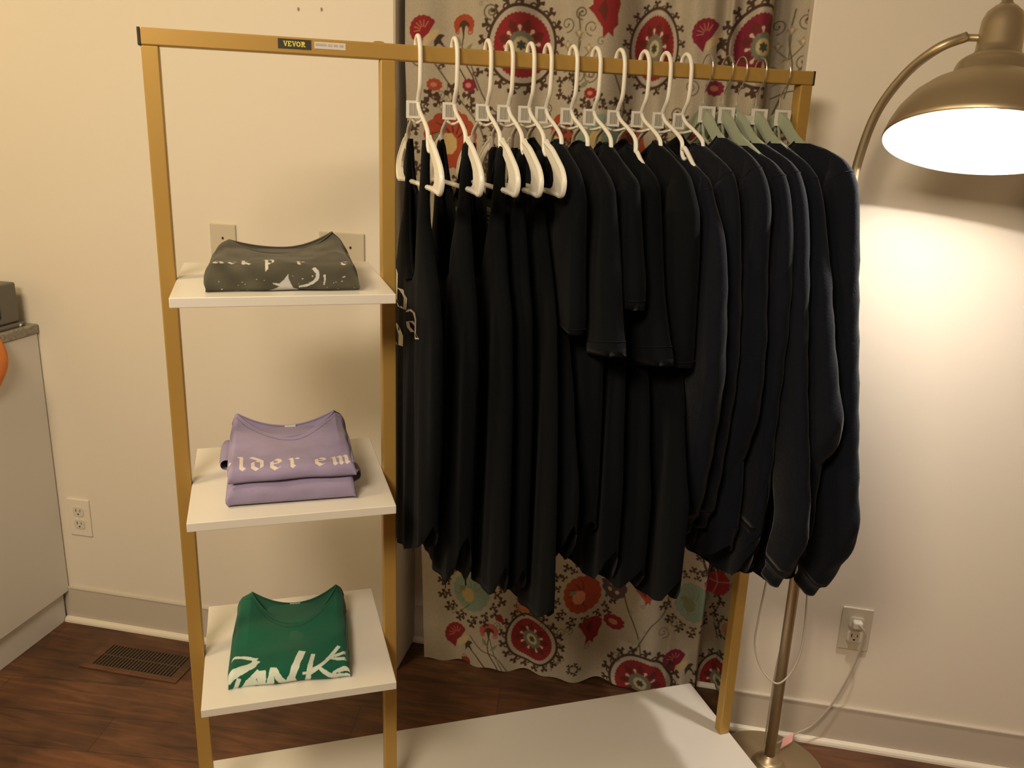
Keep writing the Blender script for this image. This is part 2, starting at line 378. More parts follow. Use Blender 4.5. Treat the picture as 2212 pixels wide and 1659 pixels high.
def xf(cx, cz, sx, sz, rot):
    c, n = math.cos(rot), math.sin(rot)
    return lambda P: [(cx + (a*c - b*n) * sx, cz + (a*n + b*c) * sz) for a, b in P]
def spiral(cv, cx, cz, r, a0, turns, sgn, w, col):
    P = []
    for k in range(26):
        t = k / 25; a = a0 + sgn * turns * 2 * PI * t; rr = r * (1 - .82 * t)
        P.append((cx + rr * math.cos(a), cz + rr * math.sin(a)))
    cv.line(P, w, col, w * .8)
    cv.ell(P[-1][0], P[-1][1], w * .9, w * .9, col)
def hookleaf(cv, x, z, ang, s, col):
    """one scroll-and-leaf unit of a suzani border"""
    T = xf(x, z, s, s, ang)
    cv.poly(T(smooth2([(-.28, -.1), (-.1, .35), (-.45, .8), (-.1, 1.05), (.1, .75), (.5, 1.0), (.62, .55), (.3, .5), (.2, .1), (.25, -.1)], 4)), col)
    cv.line(T([(0, 0), (-.05, .3), (-.4, .35), (-.62, .1), (-.45, -.1)]), s * .22, col, s * .16)
def medallion(cv, cx, cz, rx, rz, rot=0, fill=(RED, MAR), seed=0):
    n = 17
    c, s_ = math.cos(rot), math.sin(rot)
    for k in range(n):
        a = 2 * PI * (k + .3) / n; ex, ez = rx * 1.02 * math.cos(a), rz * 1.02 * math.sin(a)
        x = cx + ex * c - ez * s_; z = cz + ex * s_ + ez * c
        nx, nz = math.cos(a) / rx, math.sin(a) / rz; na = math.atan2(nx * s_ + nz * c, nx * c - nz * s_)
        hookleaf(cv, x, z, na - PI / 2, min(rx, rz) * .27, BRN)
    cv.ell(cx, cz, rx * 1.04, rz * 1.04, BRN, rot); cv.ell(cx, cz, rx * .95, rz * .955, (.43, .375, .30), rot)
    cv.ell(cx, cz, rx * .80, rz * .80, fill[0], rot, .035, 44)
    for k in range(8):
        a = 2 * PI * (k + .5) / 8 + .12; T = xf(cx, cz, rx, rz, 0)
        L = []
        for (r, da) in ((.36, -.10), (.55, -.22), (.70, 0), (.55, .22), (.36, .10)):
            x, z = r * math.cos(a + da), r * math.sin(a + da); L.append((cx + x*rx*c - z*rz*s_, cz + x*rx*s_ + z*rz*c))
        cv.poly(L, fill[1])
    for k in range(8):
        a = 2 * PI * k / 8 + .12
        x, z = .46 * math.cos(a) * rx, .46 * math.sin(a) * rz; px, pz = cx + x*c - z*s_, cz + x*s_ + z*c
        cv.ell(px, pz, rx * .05, rz * .05, (.6, .5, .36)); 
        x, z = .30 * math.cos(a) * rx, .30 * math.sin(a) * rz
        cv.line([(cx + x*c - z*s_, cz + x*s_ + z*c), (px, pz)], rx * .05, (.6, .5, .36))
    cv.ell(cx, cz, rx * .33, rz * .33, GRG, rot, .12, 16); cv.ell(cx, cz, rx * .235, rz * .235, (.24, .26, .2), rot)
    cv.ell(cx, cz, rx * .20, rz * .20, (.52, .42, .22), rot, .06, 10)
    cv.ell(cx, cz, rx * .085, rz * .085, (.06, .07, .06), rot, .5, 6)
def leafring(cv, cx, cz, r, rz, n=13, k=.36, off=0.):
    for i in range(n):
        a = 2 * PI * i / n + off; x = cx + r * math.cos(a); z = cz + rz * math.sin(a)
        T = xf(x, z, r * k, r * k, a - PI / 2)
        cv.poly(T(smooth2([(0, -.55), (-.16, -.12), (-.5, -.5), (-.85, -.28), (-.72, .12), (-.35, .02), (-.2, .25), (-.5, .5), (-.35, .85), (-.02, .62), (.35, .85), (.5, .5), (.2, .25), (.35, .02), (.72, .12), (.85, -.28), (.5, -.5), (.16, -.12)], 3)), BRN)
def bloom(cv, cx, cz, r, rz, col, core, dark, off=0.):
    leafring(cv, cx, cz, r*.92, rz*.92, 13, .19, off); leafring(cv, cx, cz, r*1.13, rz*1.13, 14, .20, off + .24)
    cv.ell(cx, cz, r * .66, rz * .66, col, 0, .07, 16)
    for k in range(7):
        a = off + .4 + k * .55
        cv.line([(cx + r*.18*math.cos(a), cz + rz*.18*math.sin(a)), (cx + r*.38*math.cos(a+.12), cz + rz*.38*math.sin(a+.12)), (cx + r*.55*math.cos(a+.3), cz + rz*.55*math.sin(a+.3))], r*.05, dark, r * .02)
    cv.ell(cx - r*.12, cz - rz*.1, r * .22, rz * .24, core, 0, .1, 8)
    cv.poly(xf(cx - r*.35, cz + rz*.05, r*.3, r*.3, .6)(smooth2([(-.5, 0), (-.1, .35), (.6, .1), (.2, -.3)], 3)), GRN)
def fanflower(cv, cx, cz, r, rot=0., col=RED):
    T = xf(cx, cz, r, r, rot)
    P = []
    for k in range(40):
        t = k / 39; a = math.radians(35 + 190 * t); rr = 1.0 + .07 * abs(math.sin(t * PI * 9)); P.append((rr * math.cos(a), rr * math.sin(a)))
    P += [(-.15, -1.25), (0, -.55), (.35, -.25)]
    cv.poly(T(P), col)
    for k in range(6):
        a = math.radians(60 + 26 * k); cv.line(T([(.25*math.cos(a), .25*math.sin(a)), (.7*math.cos(a), .7*math.sin(a))]), r*.055, (.5, .2, .13))
    cv.poly(T(smooth2([(.0, -.9), (.25, -.35), (.75, .05), (1.1, .15), (.95, -.35), (.5, -.8), (.2, -1.15)], 4)), (.55, .42, .23))
    cv.poly(T(smooth2([(.75, -.75), (1.1, -.25), (1.5, -.3), (1.25, -.6), (1.45, -1.0), (1.05, -.9), (.8, -1.3)], 3)), BRN)
    cv.line(T(smooth2([(1.1, -.8), (1.9, -1.5), (3.0, -3.0), (3.9, -4.2)], 4)), r*.09, BRN, r*.13)
def scrollflower(cv, cx, cz, r, col=ORG):
    T = xf(cx, cz, r, r, 0)
    P = [(math.cos(a) * (1 + .08*abs(math.sin(a*7))), .35 + .75*math.sin(a) * (1 + .08*abs(math.sin(a*7)))) for a in np.linspace(-.3, PI + .3, 30)]
    cv.poly(T(P + [(-.75, -.35), (-.3, .15), (.3, .15), (.75, -.35)]), col)
    cv.poly(T(smooth2([(-.6, .1), (-.3, .55), (.1, .65), (.5, .4), (.65, .0), (.25, .25), (.1, -.1), (.0, -.8), (-.2, -.1), (-.3, .2)], 3)), BRN)
    spiral(cv, cx - r*.62, cz - r*.2, r*.3, PI/2, 1.1, 1, r*.11, col); spiral(cv, cx + r*.62, cz - r*.25, r*.36, PI/2, 1.1, -1, r*.12, col)
    cv.line(T(smooth2([(0, -.5), (-.15, -1.6), (.1, -2.6), (.9, -3.8), (1.4, -5.0)], 4)), r*.12, BRN, r*.14)
    cv.poly(T(smooth2([(-.1, -1.5), (-.6, -1.3), (-.75, -.6), (-.35, -.9)], 3)), GRN); cv.poly(T(smooth2([(.1, -2.0), (.6, -1.8), (.95, -1.2), (.4, -1.5)], 3)), GRN)
def tulip(cv, cx, cz, r, rot=0., col=RED):
    T = xf(cx, cz, r, r, rot)
    cv.poly(T([(-1.0, .15), (-.75, .35), (-.8, .7), (-.35, .95), (.1, 1.15), (.55, 1.1), (.75, .6), (.7, 0), (.8, -.5), (.6, -.8), (.65, -1.2), (.35, -1.0), (.1, -1.35), (.0, -.8), (-.3, -.5), (-.6, -.15)]), col)
    cv.poly(T([(-.1, .7), (.15, .2), (.1, -.5), (-.15, -.2), (-.45, .1)]), MAR)
    cv.line(T([(-.2, -.6), (-.8, -.9), (-1.2, -1.6)]), r*.07, (.4, .33, .2)); spiral(cv, cx - r*.1, cz - r*1.55, r*.28, 1.0, 1.0, 1, r*.06, GRG)
def sprig(cv, cx, cz, s, flip=1):
    g = (.13, .11, .07)
    cv.line(smooth2([(cx, cz - 4*s), (cx - .3*s*flip, cz - 2*s), (cx + .1*s*flip, cz), (cx - .1*s*flip, cz + 2*s)], 5), s*.11, g)
    for k, (dx, dz, sg) in enumerate(((-.9, 1.2, 1), (.9, 1.0, -1), (-1.0, -1.5, 1), (1.0, -2.2, -1))):
        spiral(cv, cx + dx*s*flip, cz + dz*s, s*.55, -PI/2, 1.25, sg*flip, s*.09, g)
    for dx, dz in ((-.8, -.2), (.75, -.4), (0, .6)):
        T = xf(cx + dx*s*flip, cz + dz*s, s*.42, s*.42, 0)
        cv.poly(T(smooth2([(0, -.8), (-.9, .2), (-.35, .3), (0, .9), (.35, .3), (.9, .2)], 3)), (.30, .24, .15)); cv.poly(T([(0, -.4), (-.3, .2), (0, .5), (.3, .2)]), (.55, .45, .32))
        cv.line([(cx, cz - 1.4*s), (cx + dx*s*flip, cz + dz*s - .3*s)], s*.08, g)
    cv.poly(xf(cx + .55*s*flip, cz - 2.9*s, s*.5, s*.5, .7)(smooth2([(-.9, 0), (0, .4), (1, 0), (0, -.35)], 3)), GRN)
def stem(cv, P, s, leaf=True):
    g = (.11, .09, .06); Q = smooth2(P, 6); cv.line(Q, s*.115, g)
    if leaf:
        for k in range(4, len(Q) - 3, 6):
            x, z = Q[k]; sg = 1 if (k // 6) % 2 else -1
            cv.poly(xf(x, z, s*.45, s*.45, sg*.8)(smooth2([(0, 0), (.3*sg, .5), (sg, .9), (.75*sg, .2)], 3)), (.30, .31, .22))
def pome(cv, cx, cz, r, col=RED, rot=0.):
    T = xf(cx, cz, r, r, rot)
    cv.poly(T([(math.cos(a) * (1 + .18*abs(math.sin(a*5))), .8*math.sin(a) * (1 + .18*abs(math.sin(a*5)))) for a in np.linspace(0, 2*PI, 44)[:-1]]), col)
    cv.ell(cx - r*.1, cz, r*.45, r*.32, (.48, .2, .13), 0, .1, 6)
def clover(cv, cx, cz, r):
    for k in range(9):
        a = 2*PI*k/9; cv.ell(cx + r*.62*math.cos(a), cz + r*.62*math.sin(a), r*.33, r*.33, PUR, 0, .1, 5)
    cv.ell(cx, cz, r*.66, r*.6, PUR)
    for k in range(4):
        a = .6 + PI/2*k; cv.ell(cx + r*.4*math.cos(a), cz + r*.4*math.sin(a), r*.16, r*.17, (.45, .36, .2))
def pattern(cv):
    for dz in (0.0, -0.77):
        z = lambda v: v + dz
        sprig(cv, .096, z(1.64), .030); sprig(cv, .565, z(1.63), .030, -1); sprig(cv, -.205, z(1.50), .020)
        stem(cv, [(.02, z(1.36)), (-.02, z(1.46)), (-.10, z(1.50)), (-.15, z(1.60))], .03)
        stem(cv, [(-.10, z(1.34)), (-.12, z(1.45)), (-.19, z(1.53)), (-.24, z(1.60))], .03)
        stem(cv, [(.13, z(1.36)), (.16, z(1.45)), (.20, z(1.50)), (.17, z(1.60))], .028)
        stem(cv, [(.52, z(1.36)), (.50, z(1.48)), (.55, z(1.58)), (.58, z(1.60))], .028)
        fanflower(cv, -.258, z(1.660), .030); fanflower(cv, .367, z(1.664), .030, 0, CRIM)
        scrollflower(cv, -.165, z(1.665), .026)
        medallion(cv, -.032, z(1.632), .074, .083); medallion(cv, .256, z(1.635), .052, .083); medallion(cv, .487, z(1.640), .074, .083, 0, (CRIM, MAR))
        tulip(cv, .150, z(1.700), .038, -.1, RED); tulip(cv, .066, z(1.455), .030, .5, ORG); tulip(cv, .225, z(1.43), .034, .2, ORG)
        bloom(cv, -.195, z(1.425), .095, .095, ORG, YEL, MAR); bloom(cv, .150, z(1.445), .068, .07, TEAL, YEL, GRN)
        pome(cv, -.235, z(1.545), .015, ORG); pome(cv, .128, z(1.536), .013); pome(cv, -.15, z(1.545), .016, CRIM); pome(cv, .395, z(1.555), .018, CRIM)
        for (x, zz, r) in ((.125, 1.578, .020), (.095, 1.575, .018), (.345, 1.555, .018)): spiral(cv, x, z(zz), r, -PI/2, 1.5, 1, .0025, (.14, .11, .07))
        leafring(cv, .075, z(1.545), .018, .022, 5, .8); clover(cv, -.085, z(1.465), .022); clover(cv, .43, z(1.45), .028); clover(cv, .555, z(1.49), .022)
        leafring(cv, .33, z(1.455), .035, .03, 9, .45)
        pome(cv, .36, z(1.43), .03, CRIM)
        tulip(cv, -.12, z(1.745), .02, .3, ORG); tulip(cv, .59, z(1.70), .03, .2, RED)
        for (x, zz, r) in ((-.27, 1.60, .016), (-.10, 1.70, .018), (.10, 1.70, .014), (.20, 1.47, .016), (.32, 1.50, .015), (.43, 1.60, .014), (.03, 1.50, .014), (.54, 1.52, .018)): spiral(cv, x, z(zz), r, -PI/2, 1.5, -1, .003, (.12, .095, .06))
        for (x, zz, a) in ((-.215, 1.585, .5), (-.13, 1.565, -.4), (.03, 1.475, .3), (.12, 1.50, -.6), (.31, 1.58, .4), (.40, 1.50, -.3), (.56, 1.56, .7), (-.25, 1.50, .9), (.205, 1.52, 0)): hookleaf(cv, x, z(zz), a, .017, BRN)
    # the cloth that shows beyond the deep pleat on the right
    keep = cv.C.copy(); cv.C[:] = CREAM
    for dz in (0.0, -0.77):
        z = lambda v: v + dz
        sprig(cv, .545, z(1.66), .030, -1); stem(cv, [(.50, z(1.40)), (.525, z(1.50)), (.555, z(1.58)), (.60, z(1.63))], .032); stem(cv, [(.52, z(1.54)), (.56, z(1.555)), (.61, z(1.55))], .026)
        tulip(cv, .60, z(1.70), .032, .2, RED); clover(cv, .545, z(1.47), .024); clover(cv, .575, z(1.39), .028); pome(cv, .60, z(1.505), .016, CRIM); pome(cv, .52, z(1.44), .014)
        leafring(cv, .56, z(1.31), .03, .035, 9, .45)
    keep[:, cv.xs > .5035] = cv.C[:, cv.xs > .5035]; cv.C = keep
    # lower part of the cloth
    cv.C[np.ix_(cv.zs < .56, np.ones(len(cv.xs), bool))] = CREAM
    sprig(cv, .11, .13, .026); sprig(cv, .59, .36, .022); stem(cv, [(.20, .56), (.205, .46), (.235, .36), (.25, .28)], .03)
    stem(cv, [(-.02, -.01), (-.06, .04), (-.11, .06), (-.15, .10)], .03, False); stem(cv, [(-.03, -.02), (-.07, .05), (-.085, .10)], .026)
    stem(cv, [(.35, .10), (.335, .17), (.30, .25), (.285, .31)], .034); stem(cv, [(.33, .12), (.365, .20), (.40, .24), (.41, .34)], .03)
    stem(cv, [(.545, .16), (.53, .22), (.54, .27), (.53, .31)], .03)
    fanflower(cv, -.195, .090, .036); fanflower(cv, .440, .100, .032, .1, CRIM); scrollflower(cv, -.088, .118, .028, (.42, .10, .09))
    bloom(cv, -.145, .238, .083, .085, TEAL, YEL, GRN); bloom(cv, .180, .268, .070, .082, ORG, (.6, .24, .14), MAR, 1.0); bloom(cv, .468, .285, .066, .085, TEAL, GRN, GRN, .5)
    medallion(cv, .043, .108, .080, .076, -.45); medallion(cv, .352, .030, .086, .080, -.5); medallion(cv, .560, .030, .060, .08)
    # yellow pomegranate
    for k in range(13):
        a = 2*PI*k/13; hookleaf(cv, .530 + .052*math.cos(a), .445 + .085*math.sin(a), a - PI/2, .016, BRN)
    cv.ell(.530, .445, .052, .085, BRN); cv.ell(.530, .445, .046, .077, CREAM); cv.ell(.530, .445, .041, .070, YEL)
    for k in range(12):
        x, zz = .508 + .02*(k % 3), .40 + .025*(k // 3); cv.poly(xf(x, zz, .006, .006, k)([(-1, -.6), (1, -.6), (0, .9)]), (.5, .13, .05))
    tulip(cv, .205, .158, .034, -.3, RED); pome(cv, .268, .192, .026); clover(cv, .263, .298, .036)
    cv.poly(xf(.527, .322, .034, .034, 0)([(-1, .9), (-.3, .75), (.2, 1.1), (.9, .6), (1, -.2), (.6, -.9), (0, -1.1), (-.6, -.8), (-.9, 0)]), (.42, .05, .06))
    cv.line([(.495, .335), (.53, .322), (.56, .335)], .003, (.6, .3, .25)); cv.line([(.52, .36), (.53, .322), (.52, .29)], .003, (.6, .3, .25))
    pome(cv, .012, .20, .018, (.50, .17, .06)); leafring(cv, .014, .205, .024, .026, 8, .35); tulip(cv, -.055, .165, .013, .4, RED); tulip(cv, .345, .298, .026, 0, ORG); tulip(cv, -.165, .0, .02, 0, RED)
    for (x, zz, r) in ((-.17, .02, .012), (.40, .18, .018), (.43, .21, .02), (.28, .09, .016), (.075, .165, .013), (.15, .165, .013), (-.065, .145, .014), (-.21, .17, .015)): spiral(cv, x, zz, r, -PI/2, 1.4, 1, .0022, (.16, .13, .08))
    stem(cv, [(-.19, .16), (-.15, .20)], .02, False); leafring(cv, .17, .045, .012, .012, 5, .9); leafring(cv, .565, .20, .022, .03, 9, .5); cv.ell(.565, .20, .012, .02, (.4, .2, .12))
    stem(cv, [(.02, .35), (.03, .28), (.02, .24)], .03)

# ------------------------------------------------------------------ curtain
def build_curtain():
    U = np.linspace(-.300, .612, 600)
    Zs = np.concatenate([np.arange(.004, .50, .00155), np.arange(.50, 1.22, .006), np.arange(1.22, 2.2, .00155)])
    cv = Canvas(U, Zs, CREAM); pattern(cv)
    # cloth weave and slight slub
    cv.C *= (1 + .05 * rng.standard_normal(cv.C.shape[:2]))[..., None]
    UU, ZZ = cv.X, cv.Z
    hz = np.clip(ZZ / 1.6, 0, 1)                       # 0 floor .. 1 top
    x = UU.copy()
    # left edge leans in towards the floor
    x = x + .017 + .045 * (1 - hz) * np.clip((.1 - UU) / .4, 0, 1)
    sm = lambda t: 1 / (1 + np.exp(-t))
    ph = 2 * PI
    n = (.030 * np.sin(ph * (UU + .02) / .225 + .5) + .012 * np.sin(ph * UU / .105 + 1.0)) * (.30 + .70 * hz)
    n += .014 * np.sin(ph * UU / .07) * hz * np.clip((UU - .1) / .3, 0, 1)
    # two deep overlapping pleats at the right
    n += .078 * sm((UU - .502) / .002) - .035 * sm((UU - .565) / .012)
    n += (.030 * np.exp(-((UU - .398) / .016) ** 2) - .030 * sm((UU - .412) / .003)) * (.3 + .7 * hz)
    n += .010 * np.sin(ph * (UU * 1.3 + ZZ * .5) / .3) * (1 - hz)
    low = np.clip((.14 - ZZ) / .14, 0, 1)
    n += low * (.004 * np.sin(UU * 30 + 2) - .02 * np.exp(-((UU - .30) / .10) ** 2) + .018 * np.sin(UU * 120) * np.clip((UU - .38) / .1, 0, 1))
    rt_ = np.clip((UU - .02) / .30, 0, 1); rt_ = rt_ * rt_ * (3 - 2 * rt_)
    y = .034 + n * (.35 + .65 * np.clip((UU + .25) / .4, 0, 1)) + .045 * (1 - hz) + .045 * rt_ * (.4 + .6 * hz)
    y = np.clip(y, .010, ND - .014)
    z = ZZ + low * .004 * np.sin(UU * 60) + np.clip((.03 - ZZ) / .03, 0, 1) * (.012 * np.exp(-((UU - .25) / .05) ** 2)  )
    nz, nu = x.shape
    co = np.stack([x, y, z], -1).reshape(-1, 3).astype(np.float32)
    idx = np.arange(nz * nu).reshape(nz, nu)
    q = np.stack([idx[:-1, :-1], idx[:-1, 1:], idx[1:, 1:], idx[1:, :-1]], -1).reshape(-1, 4).astype(np.int32)
    me = bpy.data.meshes.new('curtain'); me.vertices.add(len(co)); me.vertices.foreach_set('co', co.ravel())
    me.loops.add(q.size); me.loops.foreach_set('vertex_index', q.ravel()); me.polygons.add(len(q))
    me.polygons.foreach_set('loop_start', np.arange(0, q.size, 4, dtype=np.int32)); me.polygons.foreach_set('use_smooth', np.ones(len(q), bool))
    me.update(calc_edges=True)
    ca = me.color_attributes.new('print_color', 'FLOAT_COLOR', 'POINT')
    c4 = np.ones((len(co), 4), np.float32); c4[:, :3] = np.clip(cv.C.reshape(-1, 3), 0, 1); ca.data.foreach_set('color', c4.ravel())
    me.materials.append(M['curtain'])
    o = bpy.data.objects.new('curtain', me); COL.objects.link(o)
    tag(o, 'cream curtain printed with red medallions, flowers and scrolling leaves filling the wall recess', 'curtain')
    bm = bmesh.new(); tube(bm, [(OL + .001, .07, 2.205), (OR_ - .001, .07, 2.205)], .011, 16)
    r = obj('curtain_rod', bm, M['blackcap'], smooth=True); tag(r, 'dark rod carrying the printed curtain between the recess walls', 'curtain rod')
build_curtain()

# ------------------------------------------------------------------ clothing rack (local x along the rail, local y towards the wall)
RACK = (-.4551, -.705, 0.0); RYAW = .4956
SQ, XM, XE, ZT, ZB = .0253, .361, 1.1817, 1.579, .0927
SH = (1.1968, .8336, .4849)
rack = empty('clothing_rack', RACK, RYAW)
tag(rack, 'gold metal clothing rack with three white side shelves and a white bottom board', 'clothing rack')
h = SQ / 2
rail = boxo('top_rail', (0, XE, -h, h, ZT - SQ, ZT), M['gold'], rack, .0022)
for x0, x1 in ((-.004, .0005), (XE - .0005, XE + .003)): boxo('end_cap', (x0, x1, -h - .0004, h + .0004, ZT - SQ - .0004, ZT + .0004), M['blackcap'], rail, .001)
for x0 in (0, XM, XE - SQ): boxo('post', (x0, x0 + SQ, -h, h, ZB, ZT - SQ), M['gold'], rack, .0022)
bm = bmesh.new(); prism(bm, [(XM - .012, ZT - .0002), (XM - .008, ZT + .0025), (XM, ZT + .003), (XM + .006, ZT + .0022), (XM + .009, ZT - .0002)], -.006, .006, 'y'); obj('rivet', bm, M['gold'], rail)
for z in SH: boxo('shelf', (SQ + .0005, XM - .0005, -.170, .170, z - .0155, z), M['shelf'], rack, .0012)
boxo('bottom_board', (-.004, XE + .002, -.186, .186, ZB - .018, ZB - .0003), M['shelf'], rack, .0012)
for x0 in (0, XE - SQ):
    boxo('foot_bar', (x0, x0 + SQ, -.20, .20, .012, .012 + SQ), M['gold'], rack, .002)
    boxo('lower_post', (x0, x0 + SQ, -h, h, .012 + SQ, ZB - .018), M['gold'], rack)
    for y in (-.185, .185):
        bm = bmesh.new(); lathe(bm, [(.010, 0), (.013, .003), (.013, .012)], 20, Matrix.Translation((x0 + h, y, 0)), True); obj('levelling_foot', bm, M['blackcap'], rack)
# black label with yellow lettering, and the white serial sticker
lab = boxo('brand_label', (.2005, .2515, -h - .0006, -h, 1.5612, 1.5758), M['brandblack'], rail)
yf = -h - .0008
def ser(P, ox, oz, s): return [(ox + a * s, oz + b * s) for a, b in P]
bm = bmesh.new(); gs = .0078; gz = 1.5648; gx = .2085
V_ = [(0, 1), (.36, 1), (.36, .88), (.30, .88), (.45, .35), (.62, .88), (.54, .88), (.54, 1), (.88, 1), (.88, .88), (.80, .88), (.52, 0), (.36, 0), (.08, .88), (0, .88)]
E_ = [(0, 1), (.74, 1), (.74, .68), (.62, .68), (.56, .84), (.34, .84), (.34, .60), (.52, .60), (.52, .42), (.34, .42), (.34, .16), (.58, .16), (.64, .34), (.76, .34), (.76, 0), (0, 0), (0, .14), (.12, .14), (.12, .86), (0, .86)]
O1 = [(.44 + .44*math.cos(a), .5 + .5*math.sin(a)) for a in np.linspace(0, 2*PI, 21)]; O2 = [(.44 + .20*math.cos(a), .5 + .28*math.sin(a)) for a in np.linspace(0, 2*PI, 21)]
R_ = [(0, 1), (.55, 1), (.78, .9), (.82, .72), (.74, .54), (.60, .46), (.76, .14), (.90, .14), (.90, 0), (.60, 0), (.40, .42), (.34, .42), (.34, .14), (.44, .14), (.44, 0), (0, 0), (0, .14), (.12, .14), (.12, .86), (0, .86)]
for k, (P, w) in enumerate(((V_, .86), (E_, .84), (V_, .86), (None, .92), (R_, .9))):
    if P: prism(bm, ser(P, gx, gz, gs), yf, -h - .0006, 'y')
    else:
        A = ser(O1, gx, gz, gs); B = ser(O2, gx, gz, gs)
        for i in range(20):
            bm.faces.new([bm.verts.new((p[0], yf, p[1])) for p in (A[i], A[i+1], B[i+1], B[i])])
    gx += w * gs
obj('lettering', bm, M['brandyellow'], lab)
stk = boxo('serial_sticker', (.2565, .3055, -h - .0005, -h, 1.5638, 1.5742), M['paper'], rail, .0002)
bm = bmesh.new(); x = .2585; z = 1.5698
for grp in (8, 3, 3, 3):
    for k in range(grp):
        v = (k * 7 + grp) % 4
        z0, z1 = z - .0017, z + .0017; box(bm, x, x + .0005, yf + .0001, yf + .0003, z0, z1); box(bm, x + .0009, x + .0014, yf + .0001, yf + .0003, z0, z1 - .0004 * v)
        if v != 1: box(bm, x, x + .0014, yf + .0001, yf + .0003, z1 - .0005, z1)
        if v != 2: box(bm, x, x + .0014, yf + .0001, yf + .0003, z0, z0 + .0005)
        x += .0022
    x += .0022
obj('printed_code', bm, M['greyink'], stk)
def rk(x, y, z):
    c, s = math.cos(RYAW), math.sin(RYAW); return (RACK[0] + x*c - y*s, RACK[1] + x*s + y*c, z)

# ------------------------------------------------------------------ hangers. local frame: x along the rail, y = forward (towards the viewer) is -y
HX = [.425, .487, .545, .583, .621, .652, .699, .742, .788, .835, .877, .918, .961, 1.002, 1.031, 1.072, 1.123]
ZR = ZT      # hanger origin rests on the rail top
def A2(a, z, x=0.0): return (x, -a, z - ZR)
def white_hanger(label, kind='tank'):
    t = empty('white_plastic_hanger'); tag(t, label, 'hanger', 'white plastic hangers on the rail')
    bm = bmesh.new()
    hk = [(-.019, 1.560), (-.0205, 1.574), (-.014, 1.5885), (-.002, 1.5945), (.011, 1.590), (.0205, 1.577), (.0235, 1.560), (.024, 1.535), (.021, 1.515), (.010, 1.500), (.003, 1.489), (.002, 1.476)]
    tube(bm, catmull([A2(a, z) for a, z in hk], 5), .0039, 10)
    obj('hook', bm, M['white'], t, smooth=True)
    bm = bmesh.new()
    for s in (1, -1):
        rod = [(.002, 1.490), (.020, 1.476), (.052, 1.463), (.080, 1.450), (.091, 1.440), (.094, 1.424), (.102, 1.415), (.108, 1.414)]
        tube(bm, catmull([A2(a * s, z) for a, z in rod], 5), .0036, 10)
    tube(bm, catmull([A2(a, z) for a, z in ((-.045, 1.462), (-.02, 1.4585), (0, 1.4575), (.02, 1.4585), (.045, 1.462))], 4), .0026, 8)
    obj('shoulder_rod', bm, M['white'], t, smooth=True)
    for s in (1, -1):
        bm = bmesh.new()
        if kind != 'tank':
            arc_ = [(.096, 1.430), (.101, 1.4325), (.118, 1.4215), (.137, 1.407), (.160, 1.3915), (.174, 1.380), (.179, 1.370), (.177, 1.358), (.168, 1.354), (.12, 1.3535), (0, 1.3535)] if kind == 'notch' else \
                   [(.094, 1.421), (.100, 1.4225), (.118, 1.410), (.137, 1.3985), (.160, 1.385), (.172, 1.375), (.176, 1.366), (.174, 1.357), (.166, 1.3535), (.12, 1.353), (0, 1.353)]
            tube(bm, catmull([A2(a * s, z) for a, z in arc_], 4), .0040, 8); obj('arm', bm, M['white'], t, smooth=True); continue
        out = [(.102, 1.436), (.107, 1.439), (.112, 1.436), (.135, 1.424), (.170, 1.406), (.190, 1.394), (.201, 1.382), (.203, 1.368), (.197, 1.356), (.186, 1.351), (.172, 1.3515), (.100, 1.3535)]
        inn = [(.100, 1.361), (.140, 1.361), (.152, 1.366), (.156, 1.376), (.152, 1.388), (.140, 1.399), (.122, 1.410), (.106, 1.418)]
        P = [(a * s, z) for a, z in out + inn]
        if s < 0: P = P[::-1]
        prism(bm, [(-a, z - ZR) for a, z in P], -.0022, .0022, 'x')
        tube(bm, catmull([A2(a * s, z) for a, z in [(.103, 1.433), (.135, 1.4235), (.170, 1.4055), (.190, 1.3935), (.2005, 1.381), (.202, 1.368), (.196, 1.357), (.186, 1.3535), (.172, 1.3545), (.13, 1.3565), (.0, 1.3575)]], 4), .0042, 8)
        obj('arm', bm, M['white'], t, smooth=False)
    sticker(t, -.0205, .0035, 1.4645, 1.4925, .0065)
    return t
def sticker(t, x0, x1, z0, z1, a, rz=0.0, whitepart=False):
    bm = bmesh.new(); box(bm, x0, x1, -a, -a + .0008, z0 - ZR, z1 - ZR)
    o = obj('price_sticker', bm, M['sticker'], t)
    w = x1 - x0
    bm = bmesh.new(); box(bm, x0 + w*.2, x1 - w*.2, -a - .0003, -a - .0001, z0 - ZR + (z1-z0)*.14, z1 - ZR - (z1-z0)*.14)
    obj('barcode', bm, M['barcode'], o)
    return o
